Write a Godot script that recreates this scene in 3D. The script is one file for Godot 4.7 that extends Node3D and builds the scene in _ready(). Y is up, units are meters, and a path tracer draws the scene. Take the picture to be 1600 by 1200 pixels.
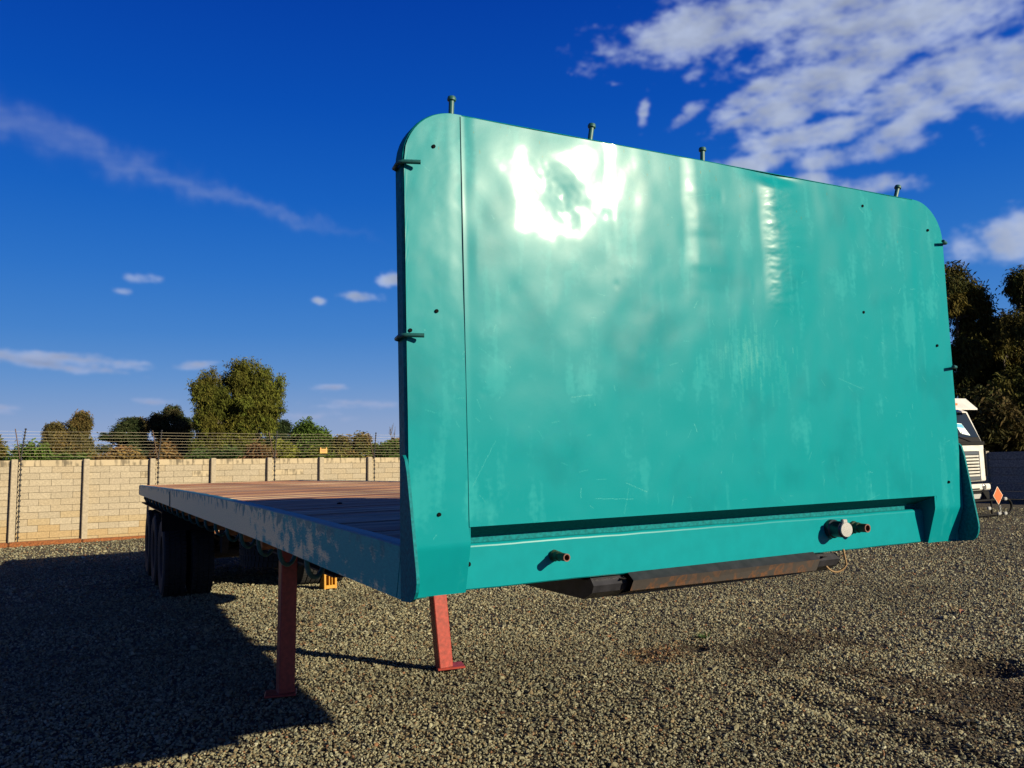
extends Node3D

# ---------------------------------------------------------------- helpers
var rng := RandomNumberGenerator.new()
var taken := {}
var M := {}

func lin(r: float, g: float, b: float) -> Color:
	return Color(r, g, b).linear_to_srgb()

func noise(freq: float, sd: int, octaves := 4, kind := FastNoiseLite.TYPE_SIMPLEX_SMOOTH) -> FastNoiseLite:
	var n := FastNoiseLite.new()
	n.noise_type = kind
	n.seed = sd
	n.frequency = freq
	n.fractal_octaves = octaves
	return n

func grain(freq: float, sd: int, lo: float, hi: float, octaves := 5, size := 512, tint := Color(1, 1, 1)) -> NoiseTexture2D:
	var t := NoiseTexture2D.new()
	t.width = size
	t.height = size
	t.seamless = true
	t.noise = noise(freq, sd, octaves)
	var g := Gradient.new()
	g.set_color(0, Color(lo, lo, lo))
	g.set_color(1, Color(hi * tint.r, hi * tint.g, hi * tint.b))
	t.color_ramp = g
	return t

func height_tex(freq: float, sd: int, octaves := 4, size := 512, kind := FastNoiseLite.TYPE_SIMPLEX_SMOOTH) -> NoiseTexture2D:
	var t := NoiseTexture2D.new()
	t.width = size
	t.height = size
	t.seamless = true
	t.noise = noise(freq, sd, octaves, kind)
	return t

func mat(col: Color, rough: float, metal := 0.0, tex: Texture2D = null, scale := 1.0, bump: Texture2D = null, bump_cm := 0.0) -> StandardMaterial3D:
	var m := StandardMaterial3D.new()
	m.albedo_color = col
	m.roughness = rough
	m.metallic = metal
	if tex:
		m.albedo_texture = tex
	if bump:
		m.heightmap_enabled = true
		m.heightmap_texture = bump
		m.heightmap_scale = bump_cm
	if tex or bump:
		m.uv1_triplanar = true
		m.uv1_world_triplanar = true
		m.uv1_scale = Vector3.ONE * scale
	return m

func begin() -> SurfaceTool:
	var st := SurfaceTool.new()
	st.begin(Mesh.PRIMITIVE_TRIANGLES)
	return st

func tri(st: SurfaceTool, a: Vector3, b: Vector3, c: Vector3) -> void:   # counter-clockwise seen from outside
	var n := (b - a).cross(c - a).normalized()
	for p in [a, c, b]:
		st.set_normal(n)
		st.add_vertex(p)

func quad(st: SurfaceTool, a: Vector3, b: Vector3, c: Vector3, d: Vector3) -> void:
	tri(st, a, b, c)
	tri(st, a, c, d)

func squad(st: SurfaceTool, p: Array, n: Array, uv: Array = []) -> void:   # smooth quad, counter-clockwise
	for k in [0, 2, 1, 0, 3, 2]:
		if uv:
			st.set_uv(uv[k])
		st.set_normal(n[k])
		st.add_vertex(p[k])

func box(st: SurfaceTool, at: Vector3, size: Vector3, ch := 0.0, b := Basis.IDENTITY) -> void:
	var h := size / 2.0
	if ch <= 0.0:
		for ax in 3:
			for s in [-1.0, 1.0]:
				var n := Vector3.ZERO
				n[ax] = s
				var u := Vector3.ZERO
				u[(ax + 1) % 3] = 1.0
				var v := n.cross(u)
				quad(st, at + b * ((n - u - v) * h), at + b * ((n + u - v) * h), at + b * ((n + u + v) * h), at + b * ((n - u + v) * h))
		return
	var g := h - Vector3.ONE * ch
	for ax in 3:
		for s in [-1.0, 1.0]:
			var n := Vector3.ZERO
			n[ax] = s
			var u := Vector3.ZERO
			u[(ax + 1) % 3] = 1.0
			var v := n.cross(u)
			var q := []
			for k in [[-1, -1], [1, -1], [1, 1], [-1, 1]]:
				q.append(at + b * (n * h + (u * k[0] + v * k[1]) * g))
			quad(st, q[0], q[1], q[2], q[3])
	for ax in 3:
		var i := (ax + 1) % 3
		var j := (ax + 2) % 3
		for si in [-1.0, 1.0]:
			for sj in [-1.0, 1.0]:
				var p := []
				for e in [[-1, 0], [1, 0], [1, 1], [-1, 1]]:
					var w := Vector3.ZERO
					w[ax] = e[0] * g[ax]
					w[i] = si * (h[i] if e[1] == 0 else g[i])
					w[j] = sj * (g[j] if e[1] == 0 else h[j])
					p.append(at + b * w)
				if si * sj > 0:
					quad(st, p[0], p[1], p[2], p[3])
				else:
					quad(st, p[3], p[2], p[1], p[0])
	for sx in [-1.0, 1.0]:
		for sy in [-1.0, 1.0]:
			for sz in [-1.0, 1.0]:
				var s := Vector3(sx, sy, sz)
				var a := at + b * (s * Vector3(h.x, g.y, g.z))
				var c := at + b * (s * Vector3(g.x, h.y, g.z))
				var d := at + b * (s * Vector3(g.x, g.y, h.z))
				if sx * sy * sz > 0:
					tri(st, a, c, d)
				else:
					tri(st, a, d, c)

func tube(st: SurfaceTool, pts: Array, radii: Variant, sides := 8, caps := true) -> void:
	var rings := []
	var norms := []
	var side := Vector3.ZERO
	for i in pts.size():
		var t: Vector3 = (pts[mini(i + 1, pts.size() - 1)] - pts[maxi(i - 1, 0)]).normalized()
		if side == Vector3.ZERO:
			side = t.cross(Vector3.UP if absf(t.y) < 0.9 else Vector3.RIGHT).normalized()
		side = (side - t * side.dot(t)).normalized()
		var up := t.cross(side)
		var r: float = radii[i] if radii is Array else radii
		var ring := []
		var nr := []
		for k in sides:
			var a := TAU * k / sides
			var n := side * cos(a) + up * sin(a)
			nr.append(n)
			ring.append(pts[i] + n * r)
		rings.append(ring)
		norms.append(nr)
	for i in pts.size() - 1:
		for k in sides:
			var l := (k + 1) % sides
			squad(st, [rings[i][k], rings[i][l], rings[i + 1][l], rings[i + 1][k]], [norms[i][k], norms[i][l], norms[i + 1][l], norms[i + 1][k]])
	if caps:
		for k in range(1, sides - 1):
			tri(st, rings[0][0], rings[0][k + 1], rings[0][k])
			var e: Array = rings[-1]
			tri(st, e[0], e[k], e[k + 1])

func lathe(st: SurfaceTool, at: Vector3, b: Basis, prof: Array, sides := 24) -> void:   # profile (radius, along b.y) from bottom to top on the outside
	for i in prof.size() - 1:
		var p: Vector2 = prof[i]
		var q: Vector2 = prof[i + 1]
		var d := q - p
		var n2 := Vector2(d.y, -d.x).normalized()
		for k in sides:
			var a := TAU * k / sides
			var c := TAU * (k + 1) / sides
			var ca := Vector3(cos(a), 0, -sin(a))
			var cc := Vector3(cos(c), 0, -sin(c))
			var na := b * (ca * n2.x + Vector3.UP * n2.y)
			var nc := b * (cc * n2.x + Vector3.UP * n2.y)
			squad(st, [at + b * (ca * p.x + Vector3.UP * p.y), at + b * (cc * p.x + Vector3.UP * p.y), at + b * (cc * q.x + Vector3.UP * q.y), at + b * (ca * q.x + Vector3.UP * q.y)], [na, nc, nc, na])

func extrude(st: SurfaceTool, poly: Array, o: Vector3, u: Vector3, v: Vector3, w: Vector3) -> void:   # poly (Vector2 along u, v), swept from o to o + w
	var pp := PackedVector2Array(poly)
	if Geometry2D.is_polygon_clockwise(pp):
		pp.reverse()
	var flip := u.cross(v).dot(w) < 0
	var ix := Geometry2D.triangulate_polygon(pp)
	var P := []
	for p in pp:
		P.append(o + u * p.x + v * p.y)
	for k in range(0, ix.size(), 3):
		var a: Vector3 = P[ix[k]]
		var b: Vector3 = P[ix[k + 1]]
		var c: Vector3 = P[ix[k + 2]]
		if (b - a).cross(c - a).dot(w) > 0:
			var e := b
			b = c
			c = e
		tri(st, a, b, c)
		tri(st, a + w, c + w, b + w)
	for k in P.size():
		var a: Vector3 = P[k]
		var b: Vector3 = P[(k + 1) % P.size()]
		if flip:
			quad(st, b, a, a + w, b + w)
		else:
			quad(st, a, b, b + w, a + w)

func numbered(called: String) -> String:
	if not taken.has(called):
		taken[called] = 0
		return called
	taken[called] += 1
	return "%s_%03d" % [called, taken[called]]

func obj(called: String, mesh: Variant, m: Material, parent: Node3D = self, at := Vector3.ZERO, b := Basis.IDENTITY) -> MeshInstance3D:
	var o := MeshInstance3D.new()
	o.name = numbered(called) if parent == self else part_name(parent, called)
	o.mesh = mesh.commit() if mesh is SurfaceTool else mesh
	o.material_override = m
	o.transform = Transform3D(b, at)
	parent.add_child(o, true)
	return o

func part_name(parent: Node3D, called: String) -> String:
	if not parent.has_node(called):
		return called
	var k: int = parent.get_meta("n_" + called, 0) + 1
	parent.set_meta("n_" + called, k)
	return "%s_%03d" % [called, k]

func thing(called: String, label: String, category: String, at := Vector3.ZERO, b := Basis.IDENTITY, group := "") -> Node3D:
	var o := Node3D.new()
	o.name = numbered(called)
	add_child(o)
	o.transform = Transform3D(b, at)
	return tag(o, label, category, group)

func tag(o: Node3D, label: String, category: String, group := "") -> Node3D:
	o.set_meta("label", label)
	o.set_meta("category", category)
	if group:
		o.set_meta("group", group)
	return o

func struct(called: String, mesh: Variant, m: Material) -> MeshInstance3D:
	var o := obj(called, mesh, m)
	o.set_meta("kind", "structure")
	return o

func stuff(o: Node3D) -> Node3D:
	o.set_meta("kind", "stuff")
	return o

func smooth(a: float, b: float, x: float) -> float:
	var t := clampf((x - a) / (b - a), 0.0, 1.0)
	return t * t * (3.0 - 2.0 * t)

# ---------------------------------------------------------------- scene
func _ready() -> void:
	rng.seed = 7
	# camera
	var cam := Camera3D.new()
	cam.name = "camera"
	cam.transform = Transform3D(Basis(Vector3(0.88692, -0.02726, 0.46113), Vector3(-0.01961, 0.99514, 0.09654), Vector3(-0.46152, -0.09466, 0.88207)).orthonormalized(), Vector3(0, 1.6, 0))
	cam.fov = 50.23
	cam.near = 0.05
	cam.far = 2000.0
	add_child(cam)
	# sky, sun, exposure
	var env := Environment.new()
	env.background_mode = Environment.BG_SKY
	var sky := Sky.new()
	var pan := PanoramaSkyMaterial.new()
	pan.panorama = sky_picture()
	sky.sky_material = pan
	env.sky = sky
	env.background_energy_multiplier = 0.53
	env.tonemap_mode = Environment.TONE_MAPPER_LINEAR
	env.tonemap_exposure = 1.9
	env.sdfgi_enabled = true
	env.ssao_enabled = true
	env.ssil_enabled = true
	var we := WorldEnvironment.new()
	we.name = "world"
	we.environment = env
	add_child(we)
	var sun := DirectionalLight3D.new()
	sun.name = "sun"
	add_child(sun)
	var az := deg_to_rad(32.0)
	var el := deg_to_rad(19.0)
	sun.look_at_from_position(Vector3(sin(az) * cos(el), sin(el), cos(az) * cos(el)) * 50.0, Vector3.ZERO)
	sun.light_energy = 1.6
	sun.light_color = Color(1.0, 0.94, 0.81)
	sun.light_angular_distance = 0.5
	sun.shadow_enabled = true

	materials()
	ground()
	back_wall()
	side_wall()
	trailer()
	truck()
	trees()
	small_things()

func sky_picture() -> ImageTexture:
	var W := 3072
	var H := 1536
	var px := PackedFloat32Array()
	px.resize(W * H * 3)
	# clear sky by elevation, darker towards the zenith
	var els := [0.0, 3.0, 6.0, 9.0, 13.0, 18.0, 24.0, 31.0, 42.0, 60.0, 90.0]
	var cols := [Color8(158, 172, 202), Color8(138, 162, 202), Color8(100, 146, 204), Color8(70, 130, 202), Color8(46, 114, 198), Color8(24, 96, 190), Color8(10, 78, 178), Color8(5, 62, 162), Color8(3, 46, 134), Color8(2, 32, 100), Color8(2, 24, 80)]
	var cov := PackedFloat32Array()
	cov.resize(W * H)
	var puff := func(a: float, e: float, w: float, h: float, tilt: float, dens: float) -> void:
		var c := cos(deg_to_rad(tilt))
		var s := sin(deg_to_rad(tilt))
		var r := maxf(w, h) * 1.5
		var x0 := int((a - r / cos(deg_to_rad(minf(e + h, 75.0))) ) / 360.0 * W)
		var x1 := int((a + r / cos(deg_to_rad(minf(e + h, 75.0))) ) / 360.0 * W)
		for y in range(maxi(0, int((90.0 - e - r) / 180.0 * H)), mini(H / 2, int((90.0 - e + r) / 180.0 * H))):
			var v := 90.0 - (y + 0.5) * 180.0 / H - e
			var k := cos(deg_to_rad(v + e))
			for x in range(x0, x1):
				var u := ((x + 0.5) * 360.0 / W - a) * k
				var p := (u * c + v * s) / w
				var q := (-u * s + v * c) / h
				var d := 1.0 - sqrt(p * p + q * q)
				var at := y * W + posmod(x, W)
				if d > -0.5:
					cov[at] = maxf(cov[at], smooth(-0.5, 0.7, d) * dens)
	# the broken bank high on the right
	puff.call(44.0, 27.8, 7.5, 2.0, 4.0, 1.0)
	puff.call(55.0, 26.8, 9.0, 3.2, 6.0, 1.0)
	puff.call(45.5, 23.6, 3.4, 0.9, 24.0, 0.95)
	puff.call(51.5, 24.0, 6.5, 1.5, 16.0, 1.0)
	puff.call(48.0, 22.3, 4.8, 1.1, 8.0, 0.95)
	puff.call(56.5, 22.0, 5.0, 2.2, 14.0, 1.05)
	puff.call(61.5, 21.6, 3.6, 2.6, 10.0, 1.0)
	puff.call(49.0, 20.4, 5.0, 0.9, 3.0, 0.95)
	puff.call(54.5, 20.3, 3.5, 1.2, 20.0, 0.95)
	puff.call(45.0, 19.2, 3.4, 0.8, 6.0, 0.9)
	puff.call(51.5, 18.9, 4.5, 0.8, 2.0, 0.95)
	puff.call(47.8, 17.6, 2.6, 0.75, -2.0, 0.95)
	puff.call(52.0, 16.9, 2.6, 0.75, -4.0, 0.95)
	puff.call(59.5, 12.4, 3.4, 1.5, 4.0, 1.0)
	puff.call(66.0, 13.6, 5.0, 1.8, 6.0, 1.0)
	puff.call(37.6, 23.2, 0.35, 1.0, -12.0, 0.8)
	puff.call(40.4, 22.6, 1.4, 0.5, 28.0, 0.72)
	puff.call(41.5, 25.5, 1.0, 0.6, 30.0, 0.7)
	# small low clouds on the left
	puff.call(3.3, 12.3, 1.15, 0.42, 0.0, 1.0)
	puff.call(2.0, 11.4, 0.6, 0.22, 0.0, 0.72)
	puff.call(17.1, 11.6, 1.3, 0.38, -4.0, 1.0)
	puff.call(19.4, 12.8, 1.1, 0.42, 4.0, 1.0)
	puff.call(14.3, 11.3, 0.5, 0.25, -6.0, 0.9)
	puff.call(-1.5, 6.9, 4.6, 0.62, -3.0, 0.95)
	puff.call(-7.5, 6.9, 4.0, 0.8, 2.0, 0.95)
	puff.call(6.4, 6.8, 1.6, 0.35, 5.0, 0.92)
	puff.call(4.0, 4.5, 1.3, 0.2, 0.0, 0.85)
	puff.call(15.0, 5.4, 1.2, 0.22, 0.0, 0.9)
	puff.call(17.0, 4.2, 3.0, 0.35, 0.0, 0.72)
	puff.call(-4.4, 3.9, 1.2, 0.3, 0.0, 0.85)
	puff.call(10.0, 3.4, 6.0, 0.3, 0.0, 0.66)
	# the same kind of broken cloud in the rest of the sky
	var r := RandomNumberGenerator.new()
	r.seed = 31
	for k in 24:
		var a := r.randf_range(80.0, 340.0)
		var e := r.randf_range(7.0, 46.0)
		for j in 3:
			puff.call(a + r.randf_range(-7, 7), e + r.randf_range(-2, 2), r.randf_range(3.0, 7.0), r.randf_range(0.6, 2.0), r.randf_range(-5, 18), r.randf_range(0.75, 1.0))
	# a low bank on the sun's side, which the headboard mirrors
	for q in [[159.5, 7.0, 3.2, 0.7, 4.0], [152.5, 3.8, 3.8, 1.2, -6.0], [147.0, 7.1, 1.7, 0.5, 5.0], [142.5, 5.2, 1.6, 0.7, 8.0], [137.0, 2.6, 4.0, 0.8, 0.0], [166.0, 5.0, 4.0, 1.0, 0.0], [133.0, 7.4, 2.2, 0.7, 0.0], [155.0, 10.8, 2.4, 0.5, 6.0], [127.0, 9.0, 4.0, 1.2, 0.0], [174.0, 7.6, 4.0, 1.4, 0.0], [141.0, 12.2, 2.0, 0.6, 0.0]]:
		puff.call(q[0], q[1], q[2], q[3], q[4], 1.1)
	var fine := noise(0.34, 11, 5)
	var crisp := noise(1.3, 14, 3)
	var big := noise(0.11, 12, 4)
	var wisp := noise(0.55, 13, 5)
	var cl := Vector3(0.42, 0.49, 0.655)
	for y in H:
		var e := 90.0 - (y + 0.5) * 180.0 / H
		var b := Color8(112, 108, 98).srgb_to_linear()
		if e > 0:
			for k in els.size() - 1:
				if e >= els[k] and e <= els[k + 1]:
					b = cols[k].lerp(cols[k + 1], (e - els[k]) / (els[k + 1] - els[k])).srgb_to_linear()
		var bb := Vector3(b.r, b.g, b.b)
		var st := 1.0 + 1.6 * smooth(20.0, 4.0, e)
		for x in W:
			var a := (x + 0.5) * 360.0 / W
			a = a - 360.0 if a > 180.0 else a
			var c := bb
			if e > 0:
				if absf(a) > 80.0:   # brighter air round the sun
					var off := acos(clampf(sin(deg_to_rad(e)) * 0.3256 + cos(deg_to_rad(e)) * 0.9455 * cos(deg_to_rad(a - (148.0 if a > 0 else -212.0))), -1.0, 1.0))
					c += Vector3(0.25, 0.24, 0.2) * exp(-off / 0.16) + Vector3(0.03, 0.035, 0.04) * exp(-off / 0.6)
				var at := y * W + x
				if cov[at] > 0.0:
					var ce := cos(deg_to_rad(e)) * 57.3
					var sx := sin(deg_to_rad(a)) * ce
					var sz := cos(deg_to_rad(a)) * ce
					var n := fine.get_noise_3d(sx + 0.35 * e, e * st * 2.3, sz)
					n += 0.30 * crisp.get_noise_3d(sx + 0.35 * e, e * 1.8, sz)
					var m := big.get_noise_3d(sx, e * st * 1.5, sz)
					var al := smooth(0.10, 1.30, cov[at] * 1.06 + n * 0.78 + m * 0.25 - 0.05)
					var lit := 0.98 + 0.30 * fine.get_noise_3d(sx + 0.35 * e, (e - 0.4) * st * 2.3, sz) - 0.12 * smooth(0.6, 1.2, cov[at] + m * 0.6) + 0.16 * smooth(0.0, 0.6, 1.0 - al)
					var near := acos(clampf(sin(deg_to_rad(e)) * 0.3256 + cos(deg_to_rad(e)) * 0.9455 * cos(deg_to_rad(a - 148.0)), -1.0, 1.0))
					lit *= 1.0 + 6.0 * exp(-near / 0.26)   # cloud near the sun scatters more of its light forward
					var low := smooth(10.0, 4.0, e) * smooth(100.0, 60.0, absf(a))
					c = c.lerp(cl.lerp(Vector3(0.40, 0.43, 0.60), low) * lit, al * (0.93 - 0.3 * low))
				# the long wisp
				if a > -30.0 and a < 22.0 and e > 13.0 and e < 28.0:
					var mid := 19.2 - 0.235 * (a - 2.2)
					var wid := 0.30 + 0.026 * (18.0 - a)
					var d := (e - mid + wisp.get_noise_2d(a * 0.6, e * 0.5) * 1.1) / wid
					var f := exp(-d * d) * (0.62 + 0.38 * wisp.get_noise_2d(a * 0.5 + e, e * 2.2 - a * 0.3)) * smooth(20.0, 9.0, a)
					c = c.lerp(cl, clampf(f, 0.0, 1.0) * 0.25)
			var o := (y * W + x) * 3
			px[o] = c.x
			px[o + 1] = c.y
			px[o + 2] = c.z
	return ImageTexture.create_from_image(Image.create_from_data(W, H, false, Image.FORMAT_RGBF, px.to_byte_array()))

func materials() -> void:
	var g1 := grain(0.02, 1, 0.62, 1.0)
	var g2 := grain(0.06, 2, 0.7, 1.0)
	var gb := height_tex(0.05, 3, 5)
	var peel := height_tex(0.035, 4, 3)
	M.g1 = g1
	M.g2 = g2
	M.gb = gb
	M.teal = mat(lin(0.002, 0.174, 0.198), 0.25, 0.0, grain(0.012, 8, 0.95, 1.0), 1.0)
	M.teal.metallic_specular = 0.3
	M.teal_bar = mat(lin(0.002, 0.186, 0.212), 0.3, 0.0, grain(0.02, 9, 0.95, 1.0), 1.4)
	M.teal_bar.metallic_specular = 0.22
	M.teal_dull = mat(lin(0.002, 0.165, 0.175), 0.5, 0.0, g2, 1.5)
	M.teal_dark = mat(lin(0.010, 0.10, 0.095), 0.5, 0.0, g2, 2.0)
	M.rim_blue = mat(lin(0.006, 0.13, 0.17), 0.5, 0.0, g1, 2.0)  # teal shifted to blue: the sky mirrored by the flange is in the colour
	M.teal_dull.metallic_specular = 0.18
	M.fold = mat(lin(0.002, 0.174, 0.198), 0.6, 0.0, g2, 2.0)
	M.fold.metallic_specular = 0.18
	M.black = mat(lin(0.012, 0.012, 0.013), 0.6, 0.0, g2, 2.0)
	M.hole = mat(lin(0.006, 0.006, 0.006), 0.9)
	M.hole.metallic_specular = 0.0
	M.black.metallic_specular = 0.2
	M.rubber = mat(lin(0.018, 0.017, 0.017), 0.85, 0.0, g2, 3.0)
	M.rust = mat(lin(0.16, 0.065, 0.022), 0.85, 0.0, g1, 2.5, gb, 0.05)
	M.primer = mat(lin(0.42, 0.15, 0.035), 0.8, 0.0, g1, 2.5)
	M.leg_red = mat(lin(0.34, 0.040, 0.024), 0.5, 0.0, grain(0.03, 21, 0.72, 1.0), 1.5, gb, 0.02)
	M.steel_black = mat(lin(0.045, 0.045, 0.055), 0.4, 0.3, grain(0.02, 22, 0.6, 1.0), 2.0)
	M.steel_rust = mat(Color(1, 1, 1), 0.7, 0.0, rust_tex(), 2.2, gb, 0.04)
	M.green_pipe = mat(lin(0.03, 0.075, 0.028), 0.55, 0.0, grain(0.05, 23, 0.4, 1.0), 8.0)
	M.copper = mat(lin(0.13, 0.035, 0.018), 0.6, 0.0, g2, 6.0)
	M.navy = mat(lin(0.012, 0.022, 0.03), 0.35)
	M.lid = mat(lin(0.36, 0.37, 0.36), 0.55, 0.0, g2, 6.0)
	M.yellow = mat(lin(0.58, 0.27, 0.004), 0.45, 0.0, g2, 4.0)
	M.dark_print = mat(lin(0.05, 0.03, 0.01), 0.6)
	M.cable = mat(lin(0.20, 0.12, 0.045), 0.7)
	M.white_paint = mat(lin(0.62, 0.61, 0.56), 0.3, 0.0, grain(0.01, 24, 0.86, 1.0), 0.7)
	M.chassis = mat(lin(0.05, 0.030, 0.020), 0.75, 0.0, g1, 2.0)

func rust_tex() -> NoiseTexture2D:
	var t := NoiseTexture2D.new()
	t.width = 512
	t.height = 512
	t.seamless = true
	t.noise = noise(0.012, 29, 6)
	var g := Gradient.new()
	g.offsets = PackedFloat32Array([0.0, 0.52, 0.62, 0.71, 0.80, 1.0])
	g.colors = PackedColorArray([lin(0.028, 0.024, 0.022), lin(0.04, 0.033, 0.03), lin(0.05, 0.03, 0.02), lin(0.14, 0.055, 0.018), lin(0.08, 0.036, 0.017), lin(0.035, 0.03, 0.028)])
	t.color_ramp = g
	return t

# ---------------------------------------------------------------- ground
var hn := FastNoiseLite.new()
var hollows := [[4.57, -5.61, 0.17, 0.085], [5.97, -3.95, 0.34, 0.11], [5.25, -3.45, 0.5, 0.035], [6.6, -6.4, 0.3, 0.03], [3.0, -7.6, 0.25, 0.025]]

func ground_y(x: float, z: float) -> float:
	var d := Vector2(x - 3.0, z + 5.0).length()
	var fade := smooth(16.0, 8.0, d)
	if fade <= 0.0:
		return 0.0
	var y := hn.get_noise_2d(x, z) * 0.016
	for h in hollows:
		var q: float = (Vector2(x - h[0], (z - h[1]) * 1.2).length_squared()) / (h[2] * h[2])
		if q < 6.0:
			y -= h[3] * (1.0 - q * 0.5) * exp(-q)
	# two wheel ruts that curve towards the front right corner
	for k in 2:
		var c := 4.0 + 0.42 * k + 0.16 * (z + 4.1) * (z + 4.1) - 0.25 * (z + 3.4)
		var q := (x - c) / 0.095
		if absf(q) < 3.0 and z > -5.0:
			y -= 0.020 * exp(-q * q) * smooth(-4.9, -4.0, z)
			y += 0.008 * exp(-pow(absf(q) - 1.7, 2.0) * 2.0) * smooth(-4.9, -4.0, z)
	return y * fade

func ground() -> void:
	hn = noise(0.55, 5, 3)
	var soil := mat(lin(0.115, 0.100, 0.058), 0.95, 0.0, stone_tex(), 0.55, stone_height, 1.6)
	var st := begin()
	# one sheet: fine near the trailer, coarse to the horizon
	var xs := []
	var zs := []
	var v := -9.0
	while v < 15.01:
		xs.append(v)
		v += 0.12
	v = -17.0
	while v < 5.01:
		zs.append(v)
		v += 0.12
	for q in [12.0, 20.0, 40.0, 90.0, 250.0, 700.0]:
		xs.append(15.0 + q)
		xs.push_front(-9.0 - q)
		zs.append(5.0 + q)
		zs.push_front(-17.0 - q)
	var nx := xs.size()
	for j in zs.size():
		for i in nx:
			var x: float = xs[i]
			var z: float = zs[j]
			var e := 0.06
			var n := Vector3.UP
			var y := ground_y(x, z)
			n = Vector3(y - ground_y(x + e, z), e, y - ground_y(x, z + e)).normalized()
			st.set_normal(n)
			st.add_vertex(Vector3(x, y - 0.006, z))
	for j in zs.size() - 1:
		for i in nx - 1:
			var a := j * nx + i
			for k in [a, a + 1, a + nx + 1, a, a + nx + 1, a + nx]:
				st.add_index(k)
	struct("ground", st, soil)
	gravel()

var stone_height: ImageTexture
func stone_tex() -> ImageTexture:
	# crushed stone seen from afar: cells with their own tone, dark joints
	var S := 768
	var cell := noise(0.075, 41, 1, FastNoiseLite.TYPE_CELLULAR)
	cell.cellular_return_type = FastNoiseLite.RETURN_CELL_VALUE
	var edge := noise(0.075, 41, 1, FastNoiseLite.TYPE_CELLULAR)
	edge.cellular_return_type = FastNoiseLite.RETURN_DISTANCE2_SUB
	var cn := cell.get_seamless_image(S, S)
	var en := edge.get_seamless_image(S, S)
	var im := Image.create(S, S, false, Image.FORMAT_RGB8)
	var hm := Image.create(S, S, false, Image.FORMAT_RGB8)
	for y in S:
		for x in S:
			var c := cn.get_pixel(x, y).r
			var e := clampf(en.get_pixel(x, y).r * 1.6, 0.0, 1.0)
			var t := fposmod(c * 7.13, 1.0)
			var base := Color(1.0, 0.98, 0.92).lerp(Color(0.72, 0.62, 0.5), fposmod(c * 13.7, 1.0))
			var k := 0.45 + 0.55 * t
			im.set_pixel(x, y, Color(base.r * k, base.g * k, base.b * k))
			var h := smooth(0.0, 0.45, e) * (0.55 + 0.45 * fposmod(c * 5.1, 1.0))
			hm.set_pixel(x, y, Color(h, h, h))
	stone_height = ImageTexture.create_from_image(hm)
	return ImageTexture.create_from_image(im)

func stone_mesh(sd: int) -> ArrayMesh:
	var r := RandomNumberGenerator.new()
	r.seed = sd
	# an icosahedron pushed out of shape, flat facets
	var t := (1.0 + sqrt(5.0)) / 2.0
	var p := []
	for q in [[-1, t, 0], [1, t, 0], [-1, -t, 0], [1, -t, 0], [0, -1, t], [0, 1, t], [0, -1, -t], [0, 1, -t], [t, 0, -1], [t, 0, 1], [-t, 0, -1], [-t, 0, 1]]:
		p.append(Vector3(q[0], q[1], q[2]).normalized() * r.randf_range(0.5, 1.25) * Vector3(1.15, 0.62, 0.74))
	var st := begin()
	for f in [[0, 11, 5], [0, 5, 1], [0, 1, 7], [0, 7, 10], [0, 10, 11], [1, 5, 9], [5, 11, 4], [11, 10, 2], [10, 7, 6], [7, 1, 8], [3, 9, 4], [3, 4, 2], [3, 2, 6], [3, 6, 8], [3, 8, 9], [4, 9, 5], [2, 4, 11], [6, 2, 10], [8, 6, 7], [9, 8, 1]]:
		tri(st, p[f[0]], p[f[1]], p[f[2]])
	return st.commit()

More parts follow.
